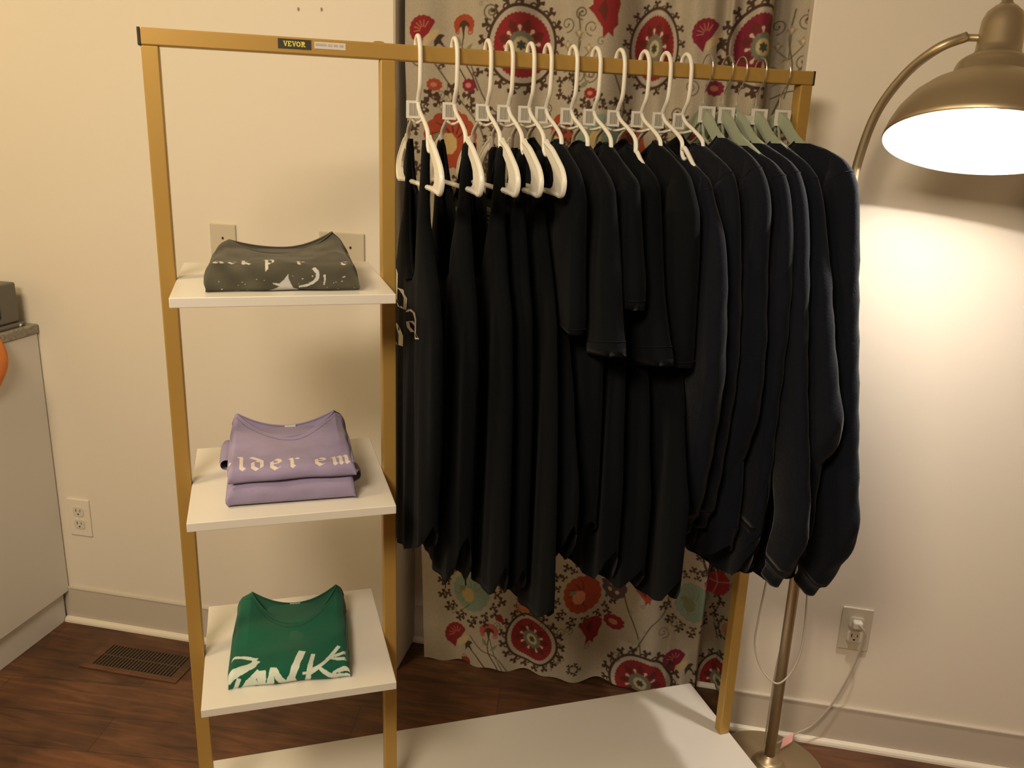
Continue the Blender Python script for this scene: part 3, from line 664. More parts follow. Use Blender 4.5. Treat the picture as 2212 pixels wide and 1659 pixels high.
def green_hanger(label, folded=False):
    t = empty('sage_green_hanger'); tag(t, label, 'hanger', 'sage green hangers on the rail')
    bm = bmesh.new()
    hk = [(-.012, 1.556), (-.019, 1.570), (-.016, 1.586), (-.004, 1.596), (.010, 1.595), (.020, 1.584), (.022, 1.568), (.016, 1.552), (.005, 1.540), (-.001, 1.528), (0, 1.500)]
    tube(bm, catmull([A2(a, z) for a, z in hk], 5), .0014, 8); obj('wire_hook', bm, M['steel'], t, smooth=True)
    bm = bmesh.new()
    top = [(0, 1.512), (.004, 1.509), (.006, 1.503), (.020, 1.497), (.036, 1.488), (.050, 1.475), (.066, 1.463), (.085, 1.453), (.110, 1.443), (.150, 1.425), (.190, 1.398), (.205, 1.380)]
    bot = [(.203, 1.372), (.185, 1.380), (.150, 1.402), (.104, 1.426), (.075, 1.437), (.050, 1.447), (.030, 1.462), (.014, 1.474), (0, 1.478)]
    R = top + bot; P = [(-a, z - ZR) for a, z in R] + [(a, z - ZR) for a, z in R[::-1][1:-1]]
    prism(bm, P, -.0028, .0028, 'x')
    for s in (1, -1): tube(bm, catmull([A2(s*a, z) for a, z in ((.197, 1.376), (.19, 1.366), (.16, 1.361), (0, 1.360))], 4), .0028, 8)
    for s in (1, -1): tube(bm, catmull([A2(s*a, z) for a, z in ((.080, 1.440), (.080, 1.428), (.070, 1.421), (.060, 1.424))], 4), .0026, 8)
    for s in (1, -1): tube(bm, [A2(s*a, z) for a, z in ((.060, 1.447), (.035, 1.440), (.012, 1.452), (.004, 1.476))], .0028, 8)
    obj('body', bm, M['green_hanger'], t, bevel=0.0)
    if folded:
        bm = bmesh.new(); prism(bm, [(-.006, -.083), (.034, -.086), (.030, -.095), (.018, -.116), (.008, -.107)], -.007, -.0062, 'y'); obj('folded_sticker', bm, M['paper'], t)
    else: sticker(t, -.012, .0225, 1.478, 1.507, .0065)
    return t

# ------------------------------------------------------------------ garments
SIL = {
 6: [(.085,1.436),(.101,1.430),(.140,1.412),(.175,1.390),(.197,1.362),(.205,1.336),(.208,1.285),(.217,1.212),(.225,1.160),(.222,1.132)],
 7: [(.085,1.434),(.105,1.427),(.141,1.410),(.182,1.388),(.205,1.368),(.213,1.345),(.225,1.302),(.244,1.231),(.263,1.167),(.288,1.112)],
 8: [(.085,1.434),(.110,1.424),(.142,1.409),(.180,1.391),(.200,1.379),(.209,1.355),(.218,1.316),(.233,1.259),(.248,1.216),(.251,1.178)],
 9: [(.072,1.433),(.100,1.422),(.125,1.409),(.163,1.391),(.184,1.372),(.190,1.350),(.197,1.322),(.219,1.226),(.247,1.162),(.286,1.092)],
 10: [(.079,1.440),(.118,1.428),(.160,1.411),(.188,1.397),(.206,1.382),(.230,1.348),(.239,1.327),(.249,1.261),(.256,1.186),(.262,1.109),(.262,1.080)],
 11: [(.128,1.412),(.150,1.404),(.172,1.395),(.195,1.382),(.218,1.347),(.249,1.306),(.266,1.263),(.278,1.204),(.289,1.130),(.296,1.060),(.287,.949),(.275,.858),(.262,.80)],
 12: [(.094,1.437),(.137,1.423),(.165,1.413),(.186,1.402),(.203,1.387),(.222,1.348),(.234,1.304),(.247,1.229),(.260,1.153),(.268,1.058),(.262,.946),(.254,.85),(.245,.80)],
 13: [(.096,1.452),(.145,1.438),(.175,1.427),(.200,1.414),(.221,1.397),(.240,1.370),(.251,1.333),(.253,1.276),(.263,1.200),(.278,1.124),(.284,1.043),(.285,1.005),(.270,.938),(.240,.863),(.205,.792)],
 14: [(.105,1.440),(.148,1.427),(.180,1.418),(.203,1.407),(.223,1.392),(.243,1.357),(.262,1.296),(.271,1.232),(.280,1.155),(.283,1.074),(.284,.991),(.286,.914),(.287,.854),(.283,.770)],
 15: [(.105,1.445),(.152,1.431),(.180,1.422),(.200,1.413),(.220,1.398),(.242,1.364),(.257,1.322),(.273,1.256),(.293,1.157),(.318,1.043),(.348,.928),(.366,.851),(.371,.784),(.340,.708)],
 16: [(.101,1.446),(.147,1.429),(.175,1.418),(.198,1.404),(.215,1.388),(.235,1.350),(.259,1.284),(.284,1.218),(.311,1.136),(.344,1.048),(.364,.997),(.354,.949),(.326,.905),(.325,.846),(.328,.775)],
 17: [(.114,1.448),(.150,1.442),(.185,1.433),(.214,1.422),(.240,1.400),(.257,1.366),(.276,1.279),(.294,1.195),(.319,1.080),(.346,.963),(.371,.862),(.384,.811),(.378,.768),(.352,.715),(.330,.670)]}
HEM = {  # (a, z) of the hem line from back to front
 1: [(-.17, .604), (0, .66), (.168, .752)], 2: [(-.13, .600), (.09, .615), (.165, .72)], 3: [(-.15, .58), (.19, .642), (.215, .68)],
 4: [(-.15, .56), (.17, .640), (.20, .66)], 5: [(-.15, .545), (.06, .572), (.262, .614)], 6: [(-.15, .66), (.20, .706), (.255, .78)],
 7: [(-.15, .69), (.15, .745), (.22, .765)], 8: [(-.15, .60), (.19, .655), (.24, .70)], 9: [(-.15, .58), (.22, .642), (.255, .665)],
 10: [(-.15, .58), (.29, .641), (.315, .675)], 11: [(-.15, .74), (.22, .785)], 12: [(-.15, .70), (.21, .742)], 13: [(-.15, .68), (.27, .748)],
 14: [(-.15, .65), (.26, .705), (.29, .74)], 15: [(-.15, .64), (.25, .69)], 16: [(-.15, .63), (.24, .68)], 17: [(-.15, .62), (.25, .66)]}
def half(k):
    gaps = []
    if k > 1: gaps.append(HX[k-1] - HX[k-2])
    if k < 17: gaps.append(HX[k] - HX[k-1])
    return max(.0125, .47 * min(gaps)), gaps
def body_surface(k, Wf, Wb, I_l, I_r, zrows, nq, Tz, hemf, zh0, back=1.0, ripple=.0022, edge=9):
    """two faces (left face x<0, right face x>0); returns function P(side, q, z)"""
    ph = k * 1.7
    def P(side, q, z, inner=None):
        I = (I_l if side < 0 else I_r)(z) if inner is None else inner
        W = Wf(z) if q >= 0 else Wb(z)
        m = abs(q); a = math.copysign(min(I, W) + (W - min(I, W)) * m, q)
        T = Tz(z)
        e = math.sqrt(max(0.0, 1 - m ** edge))
        if I > .002: e *= math.sqrt(max(0, 1 - (1 - m) ** 6)) * .9 + .1
        low = max(0.0, min(1.0, (1.28 - z) / .35))
        r = ripple * low * (math.sin(a * 62 + ph + z * 2.2) + .55 * math.sin(a * 118 + ph * 2 - z * 3) + .5 * math.sin(a * 31 + z * 4 + ph))
        s2 = max(0.0, min(1.0, (1.15 - z) / .5))
        zz = z + (hemf(a) - zh0) * s2 + s2 * .040 * max(0.0, (m - .72) / .28) ** 2.2
        return (side * T * e + r * e, -a, zz - ZR)
    return P
def build_body(k, t, m, P, I_l, I_r, zrows, nq, name='body'):
    qs = [i / nq for i in range(nq + 1)]; bm = bmesh.new()
    for side, I in ((-1, I_l), (1, I_r)):
        for sg in (1, -1):
            grid(bm, [[P(side, sg * max(q, 1e-6), z) for q in qs] for z in zrows])
    bmesh.ops.remove_doubles(bm, verts=bm.verts[:], dist=.0003)
    return obj(name, bm, m, t, smooth=True)
def rows(z0, z1, dens=1.30):
    top = list(np.arange(z0, dens, -.0045)); return top + list(np.linspace(dens, z1, 34))
def tee(k, label, mat_, cat, kind):
    S_ = SIL[k]; t = empty(kind); tag(t, label, cat)
    hk, gaps = half(k); hk = min(hk, .019)
    long = k >= 11
    As = [p[0] for p in S_]; Zr = [p[1] for p in S_]
    ztop = S_[0][1]
    # outer boundary of the body: shoulder line, then behind the sleeve, then down to the hem
    af, ab_ = HEM[k][-1][0], HEM[k][0][0]
    sh = [p for p in S_ if p[1] > 1.375][:6]
    sz_ = [p[1] for p in S_][::-1]; sa_ = [p[0] for p in S_][::-1]; sil = lambda z: interp(z, sz_[-9:], sa_[-9:])
    zk = [p[1] for p in sh] + [1.34, 1.30, 1.25, 1.20, 1.12, 1.0, .80]; ak = [p[0] for p in sh] + [sil(1.34) - .004, sil(1.30) - .006, sil(1.25) - .012, sil(1.20) - .028, sil(1.20) - .05, (sil(1.2) - .05 + af) / 2, af]
    zk, ak = zk[::-1], ak[::-1]
    bk = .92                 # the side towards the wall is bunched
    Wf = lambda z: interp(z, zk, ak)
    Wb = lambda z: interp(z, zk, ak) * bk
    nz = [1.30, 1.385, 1.41, ztop]; nl = [0, .0, .045, .070]; nr = [0, 0, .0, .068]
    if kind == 'black_sweatshirt' or k % 2: nl, nr = nr, nl
    I_l = lambda z: interp(z, nz, nl); I_r = lambda z: interp(z, nz, nr)
    hem = HEM[k]; hemf = lambda a: interp(a, [p[0] for p in hem], [p[1] for p in hem]); zh0 = sum(p[1] for p in hem) / len(hem)
    Tz = lambda z: interp(z, [.5, 1.0, 1.25, 1.36, 1.42, 1.46], [hk, hk, hk * .97, .0115, .0085, .0065])
    zr = rows(ztop, zh0); P = body_surface(k, Wf, Wb, I_l, I_r, zr, 18, Tz, hemf, zh0, ripple=.0030 if not long else .0024)
    build_body(k, t, mat_, P, I_l, I_r, zr, 20)
    # collar rib
    bm = bmesh.new()
    for side, I in ((-1, I_l), (1, I_r)):
        for sg in (1, -1):
            pts = []
            for z in np.linspace(1.386, ztop + .001, 12):
                p = Vector(P(side, sg * 1e-6, z)); pts.append(p + Vector((side * .001, 0, 0)))
            tube(bm, pts, .0042, 6)
    obj('collar', bm, mat_, t, smooth=True)
    # sleeves
    start = 1
    for sg in (1, -1):
        sc = 1.0
        C = catmull([(a, z, 0) for a, z in S_[start:]], 5); n = len(C)
        L = [0]
        for i in range(1, n): L.append(L[-1] + (C[i] - C[i-1]).length)
        tot = L[-1]; G = []; W = []
        for i in range(n):
            d = L[i]; a, z = C[i].x, C[i].y
            if long: w = interp(d, [0, .06, .17, .34, tot * .66, tot - .05, tot], [.014, .045, .110, .105, .100 * (1.7 if k == 17 else 1.25 if k == 16 else 1), .080 * (1.5 if k == 17 else 1), .062 * (1.25 if k == 17 else 1)])
            else: w = interp(d, [0, .06, .17, .28, .40], [.014, .045, .100, .108, .108])
            tn = (C[min(i+1, n-1)] - C[max(i-1, 0)]).normalized(); nr2 = Vector((-tn.y, tn.x, 0)); nr2 = nr2 if nr2.x < 0 else -nr2
            f = min(1, d / .10); nrm = (nr2 * (1 - f * .55) + Vector((-1, 0, 0)) * f * .55).normalized()
            hw = w / 2; c = Vector((a, z, 0)) + nrm * hw
            hx = interp(d, [0, .05, .10, .16, .24, tot], [.003, .0085, .0115, min(.0145, hk), hk, hk * (.98 if not long else .95)]); hx = min(hx, hw * .95)
            ring = []
            for j in range(26):
                th = 2 * PI * j / 26
                ca = math.cos(th); sa = math.sin(th); ca = ((hw - hx) * (1 if ca > 1e-9 else -1 if ca < -1e-9 else 0) + hx * ca) / hw
                fold = 1 + .06 * math.sin(3 * th + d * 14 + k) * min(1, d / .15)
                q = c - nrm * (ca * hw)
                wr = 0
                if long and d > .22: wr = .0018 * math.sin(d * 85 + th * 2 + k)
                qa = q.x + wr * ca
                if sg < 0: qa = qa * .92 if qa < .22 else .2024 + (qa - .22) * .2
                ring.append((sa * hx * fold, -sg * qa, q.y - ZR))
            G.append(ring)
        bm = bmesh.new(); V = grid(bm, G, wrap=True); bm.faces.new(V[0][::-1])
        # hem rolled in
        inner = [bm.verts.new(Vector(v.co) + Vector((-v.co.x * .3, 0, .012))) for v in V[-1]]
        for j in range(26): bm.faces.new((V[-1][j], V[-1][(j+1) % 26], inner[(j+1) % 26], inner[j]))
        bm.faces.new(inner)
        sl = obj('sleeve', bm, mat_, t, smooth=True)
        # seam where the sleeve is set in, or sleeve hem stitching
        bm = bmesh.new(); i = 10 if long else n - 5
        ring = [Vector(p) for p in G[min(i + (4 if k > 13 else 2), n - 2)]]; cc = sum(ring, Vector()) / len(ring)
        ring = [cc + (p - cc) * 1.01 for p in ring]; tube(bm, ring + [ring[0]], .0011, 5, cap=False); obj('seam', bm, mat_, sl, smooth=True)
        if long:
            bm = bmesh.new(); G2 = []
            for r in range(9):
                f = r / 8; base = G[-1]; cc = sum((Vector(p) for p in base), Vector()) / 26
                tn = (C[-1] - C[-4]).normalized(); dv = Vector((0, -sg * tn.x * (1 if sg > 0 else .3), tn.y)) * (f * .045 - .004)
                G2.append([cc + (Vector(p) - cc) * (1.02 - .30 * min(1, f * 2.2) + .01 * ((j % 2) if 0 < r < 8 else 0)) + dv for j, p in enumerate(base)])
            V = grid(bm, G2, wrap=True); bm.faces.new(V[-1]); obj('cuff', bm, mat_, t, smooth=True)
    if long:
        bm = bmesh.new(); bandz = list(np.linspace(zh0 + .004, zh0 - .050, 9))
        for side in (-1, 1):
            for sg in (1, -1):
                G3 = []
                for i, z in enumerate(bandz):
                    f = i / 8; row = []
                    for q in [j / 24 for j in range(25)]:
                        p = Vector(P(side, sg * max(q, 1e-6) , z)); sc2 = 1.0 - .05 * math.sin(f * PI * .5)
                        row.append((p.x * (1.04 + .05 * (j % 2)) , p.y * sc2, p.z))
                    G3.append(row)
                grid(bm, G3)
        bmesh.ops.remove_doubles(bm, verts=bm.verts[:], dist=.0004)
        obj('waistband', bm, mat_, t, smooth=True)
    return t
ARM = {1: [(1.430, .094), (1.40, .092), (1.37, .090), (1.30, .092), (1.25, .125), (1.20, .168), (1.12, .196), (1.0, .196), (.85, .185), (.75, .170)],
       2: [(1.430, .122), (1.40, .118), (1.35, .112), (1.30, .122), (1.22, .145), (1.16, .173), (1.05, .190), (.85, .180), (.72, .165)],
       3: [(1.425, .120), (1.38, .118), (1.30, .125), (1.22, .150), (1.15, .185), (1.0, .205), (.85, .210), (.68, .214)],
       4: [(1.420, .112), (1.38, .112), (1.30, .122), (1.22, .150), (1.15, .180), (1.0, .195), (.85, .200), (.66, .200)],
       5: [(1.420, .100), (1.38, .104), (1.30, .120), (1.22, .165), (1.15, .200), (1.0, .225), (.85, .245), (.76, .252), (.61, .262)]}
def tank(k, label):
    t = empty('black_tank_top'); tag(t, label, 'tank top')
    hk, gaps = half(k); hk = min(hk, .020)
    A = ARM[k][::-1]; zk = [p[0] for p in A]; ak = [p[1] for p in A]; ztop = A[-1][0]
    Wf = lambda z: interp(z, zk, ak); Wb = lambda z: interp(z, zk, ak) * (1.10 if k == 1 and z < 1.3 else .97)
    w0 = A[-1][1] - .036
    zl = [1.19, 1.21, 1.26, 1.33, ztop]; Il_ = [0, .028, .046, w0 * .95, w0]
    zr_ = [1.335, 1.348, 1.375, ztop]; Ir_ = [0, .030, .047, w0]
    I_l = lambda z: interp(z, zl, Il_); I_r = lambda z: interp(z, zr_, Ir_)
    hem = HEM[k]; hemf = lambda a: interp(a, [p[0] for p in hem], [p[1] for p in hem]); zh0 = sum(p[1] for p in hem) / len(hem)
    Tz = lambda z: interp(z, [.5, 1.0, 1.25, 1.38, ztop - .01, ztop + .001], [hk, hk, hk * .8, .0075, .006, .001])
    zr = rows(ztop, zh0, 1.18); P = body_surface(k, Wf, Wb, I_l, I_r, zr, 18, Tz, hemf, zh0, ripple=.0036, edge=4)
    bm = bmesh.new(); qs = [i / 18 for i in range(19)]
    for side, I in ((-1, I_l), (1, I_r)):
        for sg in (1, -1): grid(bm, [[P(side, sg * max(q, 1e-6), z) for q in qs] for z in zr])
    bmesh.ops.remove_doubles(bm, verts=bm.verts[:], dist=.0003)
    b = obj('body', bm, M['tank'], t, smooth=True)
    md = b.modifiers.new('cloth', 'SOLIDIFY'); md.thickness = .0009; md.offset = -1
    bm = bmesh.new()
    for side, z0 in ((-1, 1.19), (1, 1.335)):
        pts = [Vector(P(side, -1e-6, z)) for z in np.linspace(ztop, z0, 30)] + [Vector(P(side, 1e-6, z)) for z in np.linspace(z0, ztop, 30)]
        tube(bm, [p + Vector((side * .0006, 0, 0)) for p in pts], .0024, 6)
    obj('neck_binding', bm, M['tank'], t, smooth=True)
    if k <= 3:   # faded size print inside the back neckline
        bm = bmesh.new()
        for i, (zz, w) in enumerate(((1.318, .030), (1.308, .026), (1.300, .020), (1.292, .024), (1.284, .016), (1.270, .006), (1.262, .010), (1.254, .014))):
            hgt = .0085 if i == 0 else .0028
            for j in range(7):
                a0 = -w/2 + w * j / 7; a1 = a0 + w / 7 * .72
                G = [[(Vector(P(1, math.copysign(abs(a) / Wf(z) + 1e-5, a), z)) + Vector((-.0016, 0, 0))) for a in (a0, a1)] for z in (zz, zz - hgt)]
                grid(bm, G)
        o = obj('neck_print', bm, M['dimprint'], t); tag(o, 'faded grey size print')
    return t, P, Wf

# blackletter-like strokes on the first tank: b, a, o
def stroke_quads(pts, w):
    """pts (u,v) polyline with a broad nib held at 40 degrees -> list of quads"""
    out = []; nib = Vector((math.cos(.7), math.sin(.7))) * w / 2
    P = [Vector(p) for p in pts]
    for a, b in zip(P, P[1:]):
        m = max(1, int((b - a).length / .15))
        for i in range(m):
            s, e = a.lerp(b, i / m), a.lerp(b, (i + 1) / m); out.append((s - nib, s + nib, e + nib, e - nib))
    return out
GLY = {
 'b': [[(.10, 1.65), (.25, 1.5), (.25, .15)], [(.25, .15), (.5, 0), (.78, .15), (.80, .75), (.55, .95), (.3, .8)]],
 'a': [[(.08, .74), (.20, .96), (.48, 1.0), (.64, .80), (.64, .15), (.8, 0)], [(.64, .50), (.3, .46), (.12, .28), (.18, .06), (.4, 0), (.64, .2)]],
 'o': [[(.4, 1.0), (.15, .75), (.15, .25), (.42, 0), (.7, .25), (.7, .75), (.4, 1.0)]],
 'l': [[(.05, 1.6), (.25, 1.5), (.25, .15), (.42, .0), (.5, .08)]],
 'd': [[(.05, 1.55), (.4, 1.25), (.72, .9), (.74, .2), (.45, 0), (.18, .2), (.18, .75), (.42, .95), (.66, .85)]],
 'e': [[(.2, .52), (.68, .62), (.66, .85), (.42, 1.0), (.18, .78), (.18, .22), (.42, 0), (.7, .16)]],
 'r': [[(.05, .9), (.22, .95), (.25, .1), (.38, 0)], [(.25, .75), (.5, 1.0), (.68, .86)]],
 'm': [[(.05, .9), (.22, .95), (.24, .1), (.36, 0)], [(.24, .78), (.48, 1.0), (.62, .88), (.62, .1), (.74, 0)], [(.62, .78), (.86, 1.0), (1.0, .88), (1.0, .1), (1.12, 0)]],
 'c': [[(.68, .82), (.44, 1.0), (.18, .78), (.18, .22), (.44, 0), (.7, .16)]],
 'k': [[(.05, 1.6), (.24, 1.5), (.24, .1), (.36, 0)], [(.24, .5), (.6, .98)], [(.3, .55), (.55, .2), (.75, 0)]],
 'p': [[(.05, .95), (.24, .9), (.24, -.6)], [(.24, .15), (.5, 0), (.74, .2), (.74, .75), (.5, .95), (.24, .8)]],
 's': [[(.66, .85), (.4, 1.0), (.18, .8), (.3, .55), (.62, .42), (.66, .2), (.4, 0), (.15, .14)]],
}
W_LAB = [
 'white plastic hanger nearest the middle post, holding the front tank top', 'white plastic hanger, second from the middle post, holding a tank top',
 'white plastic hanger, third from the middle post, holding a tank top', 'white plastic hanger, fourth from the middle post, holding a tank top',
 'white plastic hanger, fifth from the middle post, its end the last one exposed', 'white plastic hanger carrying the first short sleeved shirt after the tank tops',
 'white plastic hanger after the wider gap, carrying the second short sleeved shirt', 'white plastic hanger carrying the third short sleeved shirt, eighth white one along',
 'white plastic hanger carrying the fourth short sleeved shirt, ninth white one along', 'white plastic hanger carrying the fifth short sleeved shirt, tenth white one along',
 'white plastic hanger with its strap notch exposed where the sweatshirt neck slipped', 'last white plastic hanger before the sage green ones']
G_LAB = ['sage green hanger with wire hook, directly after the last white hanger', 'sage green hanger with wire hook, second of the green ones',
 'sage green hanger with a folded white triangular sticker', 'sage green hanger just left of the gap before the last garment', 'sage green hanger closest to the right post of the rack']
TANK_L = ['black tank top with cream blackletter print, closest to the middle post', 'black tank top on the second hanger, wide neck showing a faded size print',
 'black tank top on the third hanger, low neck with a corner of faded print', 'plain black tank top on the fourth hanger', 'long black tank top on the fifth hanger, its hem hanging lowest of all']
TEE_L = {6: 'black short sleeved shirt right behind the tank tops', 7: 'black short sleeved shirt with a wide flaring sleeve, second shirt after the tank tops',
 8: 'black short sleeved shirt with the shortest narrow sleeve, third after the tank tops', 9: 'black short sleeved shirt with the long grey-lit pointed sleeve',
 10: 'black short sleeved shirt just before the long sleeved ones, its hem lowest of the shirts', 11: 'black long sleeved sweatshirt slipped sideways off its white hanger notch',
 12: 'black long sleeved sweatshirt on the last white hanger', 13: 'black sweatshirt on the first green hanger, cuff swinging back to the left',
 14: 'black sweatshirt on the second green hanger', 15: 'black sweatshirt on the green hanger with the folded sticker', 16: 'black sweatshirt with a sharp elbow bulge, second from the right post',
 17: 'black sweatshirt at the right end of the rail, rim lit by the floor lamp'}
for k in range(1, 18):
    hg = white_hanger(W_LAB[k-1], 'tank' if k <= 5 else 'notch' if k == 11 else 'covered') if k <= 12 else green_hanger(G_LAB[k-13], k == 15)
    hg.location = rk(HX[k-1], 0, ZR); hg.rotation_euler = (0, 0, RYAW)
    if k == 15: pass
    if k <= 5:
        g, P, Wf = tank(k, TANK_L[k-1])
        if k == 1:
            for ch, a0, z0, sa, s in (('b', -.160, 1.128, .19, .036), ('a', .004, 1.108, .135, .036), ('o', -.185, 1.048, .20, .040)):
                bm = bmesh.new(); ly = 0
                for st in GLY[ch]:
                    for q in stroke_quads(st, .26):
                        pts = []; ly += 1
                        for v in q:
                            a = a0 + v.x * sa; z = z0 + v.y * s; qq = max(-.97, min(.97, a / ((Wf(z) * 1.10) if a < 0 else Wf(z))))
                            p = Vector(P(-1, qq, z, inner=0)); pts.append(bm.verts.new((p.x - .0012 - ly * 1e-5, p.y, z - ZR)))
                        bm.faces.new(pts)
                o = obj('printed_letter', bm, M['print'], g); tag(o, 'cream blackletter ' + ch)
    else:
        long = k >= 11
        g = tee(k, TEE_L[k], M['fleece'] if long else M['tee'], 'sweatshirt' if long else 't-shirt', 'black_sweatshirt' if long else 'black_t_shirt')
    g['group'] = 'black garments hanging on the rail'
    g.location = rk(HX[k-1], 0, ZR); g.rotation_euler = (0, 0, RYAW)

# ------------------------------------------------------------------ folded shirts
def folded(name, label, w, d, prof, peak, xc, hwN, neck_z, back_z, paint, loc, rot, base_col, rear=.0, side=.010, tagx=None, nx=260, nv=260, lean=0.0):
    """one folded tee. local x across, y depth (front at -d), z up from what it rests on.
    prof: front profile (y,z) from the bottom edge round to the flat top; then runs to the neckline."""
    t = empty(name, loc, rot); tag(t, label, 't-shirt')
    s = lambda x: min(1.0, abs(x - xc) / hwN)
    pk = lambda x: peak[0] if x < xc else peak[1]
    def neck(x):
        q = s(x); f = q ** 2.2
        if q < 1: return (neck_z[0] + (back_z[0] - .004 - neck_z[0]) * f, neck_z[1] + (pk(x) - neck_z[1]) * f)
        e = min(1.0, (abs(x - xc) - hwN) / max(.001, (w / 2 - hwN + abs(xc)))); return (back_z[0] - .004 + .006 * e, pk(x) - (pk(x) - .030) * e * .62)
    def backe(x):
        q = s(x); f = q ** 2.0
        if q < 1: return (back_z[0], back_z[1] + (pk(x) - back_z[1]) * f)
        n = neck(x); return (n[0] + .003, n[1])
    xs = np.linspace(-w/2, w/2, nx); vs = np.linspace(0, 1, nv)
    # arc length parameterised section: front profile then a straight-ish run to the neck
    cols = []
    for x in xs:
        ny, nzz = neck(x); pr = prof + [(ny * .35 + prof[-1][0] * .65, prof[-1][1] + .25 * (nzz - prof[-1][1]) + lean), (ny * .75 + prof[-1][0] * .25, prof[-1][1] + .62 * (nzz - prof[-1][1]) + lean), (ny, nzz)]
        Q = [Vector((a, b, 0)) for a, b in pr]; C = catmull(Q, 8); L = [0]
        for i in range(1, len(C)): L.append(L[-1] + (C[i] - C[i-1]).length)
        L = np.array(L); tt = vs * L[-1]; cols.append((np.interp(tt, L, [c.x for c in C]), np.interp(tt, L, [c.y for c in C]), tt))
    Y = np.array([c[0] for c in cols]).T; Zz = np.array([c[1] for c in cols]).T; TT = np.array([c[2] for c in cols]).T
    X = np.tile(xs, (nv, 1)); e = np.clip((w/2 - np.abs(X)) / side, 0, 1); rd = np.sqrt(1 - (1 - e) ** 2)
    Zz = Zz * (.35 + .65 * rd)
    Zz = Zz + .0016 * np.sin(X * 55 + TT * 30) * np.clip(TT / .06, 0, 1) * rd + .0012 * np.sin(X * 23 - TT * 70 + 1) * rd
    Y = Y + .0014 * np.sin(X * 70) * (TT < .05)
    X2 = X + .0016 * np.sin(TT * 90) * (1 - e)
    cv = Canvas(xs, np.linspace(0, 1, nv), base_col); cv.T = TT
    paint(cv, X, TT, Y, Zz, neck)
    # rib band near the neckline
    dn = TT[-1:, :] - TT
    band = ((dn > .0135) & (dn < .0155) & (np.abs(X - xc) < hwN * 1.12)); cv.C[band] *= .45
    cv.C[(dn > .0165) & (dn < .0172) & (np.abs(X - xc) < hwN * 1.12)] *= .7; cv.C[(dn < .0012) & (np.abs(X - xc) < hwN)] *= 1.15
    me_co = np.stack([X2, Y, Zz], -1).reshape(-1, 3).astype(np.float32)
    idx = np.arange(nv * nx).reshape(nv, nx); q = np.stack([idx[:-1, :-1], idx[:-1, 1:], idx[1:, 1:], idx[1:, :-1]], -1).reshape(-1, 4).astype(np.int32)
    me = bpy.data.meshes.new('front_panel'); me.vertices.add(len(me_co)); me.vertices.foreach_set('co', me_co.ravel())
    me.loops.add(q.size); me.loops.foreach_set('vertex_index', q.ravel()); me.polygons.add(len(q)); me.polygons.foreach_set('loop_start', np.arange(0, q.size, 4, dtype=np.int32)); me.polygons.foreach_set('use_smooth', np.ones(len(q), bool))
    me.update(calc_edges=True); ca = me.color_attributes.new('print_color', 'FLOAT_COLOR', 'POINT'); c4 = np.ones((len(me_co), 4), np.float32); c4[:, :3] = np.clip(cv.C.reshape(-1, 3), 0, 1); ca.data.foreach_set('color', c4.ravel())
    me.materials.append(M['shirtfab']); o = bpy.data.objects.new('front_panel', me); COL.objects.link(o); o.parent = t
    cm = mat(name + '_cloth', base_col, .92, bump=.4, bscale=800, var=.12, vscale=14, Sheen_Weight=.1)
    # collar rib: rolled edge + stitched seam
    bm = bmesh.new(); pts = [Vector((x, *neck(x))) for x in np.linspace(xc - hwN, xc + hwN, 60)]; tube(bm, pts, .0016, 8); pts = [Vector((x, *backe(x))) for x in np.linspace(xc - hwN, xc + hwN, 60)]; tube(bm, pts, .0016, 8)
    obj('collar', bm, cm, t, smooth=True)
    # inside of the neck and the back panel
    G = []
    for x in np.linspace(xc - hwN * .995, xc + hwN * .995, 60):
        a = neck(x); b = backe(x); q = s(x); dep = .020 * (1 - q ** 4)
        G.append([(x, a[0] + (b[0] - a[0]) * f, max(.004, (a[1] + (b[1] - a[1]) * f) - dep * math.sin(f ** .8 * PI) ** .5 if 0 < f < 1 else (a[1] if f == 0 else b[1]))) for f in (0, .04, .12, .3, .5, .7, .82, .92, .97, 1)])
    bm = bmesh.new(); grid(bm, G); obj('inner_neck', bm, cm, t, smooth=True)
    bm = bmesh.new(); G = []
    for x in np.linspace(-w/2 + .002, w/2 - .002, 70):
        b = backe(x); ed = math.sqrt(max(0, 1 - (1 - min(1, (w/2 - abs(x)) / side)) ** 2)); n = neck(x)
        G.append([(x, n[0], n[1] * (.35 + .65 * ed)), (x, b[0], b[1] * (.35 + .65 * ed)), (x, b[0] + .008, b[1] * .7 * (.35 + .65 * ed)), (x, b[0] + .011, b[1] * .3), (x, b[0] + .008, .0005)])
    keep = G
    V = grid(bm, keep, skip=None)
    # remove the strip that would close the neck opening
    kill = [f for f in bm.faces if abs(f.calc_center_median().x - xc) < hwN * .97 and f.calc_center_median().y < back_z[0] - .0005 + .0 and f.calc_center_median().z > 0.0 and f.calc_center_median().y < backe(f.calc_center_median().x)[0]]
    bmesh.ops.delete(bm, geom=kill, context='FACES')
    obj('back_panel', bm, cm, t, smooth=True)
    # the folded layers under the front panel, seen at the sides
    bm = bmesh.new(); zt_ = prof[-1][1]; n_l = max(2, int(zt_ / .011))
    for i in range(n_l):
        z0 = zt_ * i / n_l * .93 + .0004; z1 = zt_ * (i + .92) / n_l * .93; ww = w/2 - .003 + .003 * math.sin(i * 2.1)
        poly = [(-ww, -d + .014), (ww, -d + .014), (ww + .002, 0), (ww - .001, back_z[0] - .003), (-ww + .001, back_z[0] - .003), (-ww - .002, 0)]
        prism(bm, poly, z0, z1, 'z')
    obj('folded_layers', bm, cm, t, bevel=.003, seg=3)
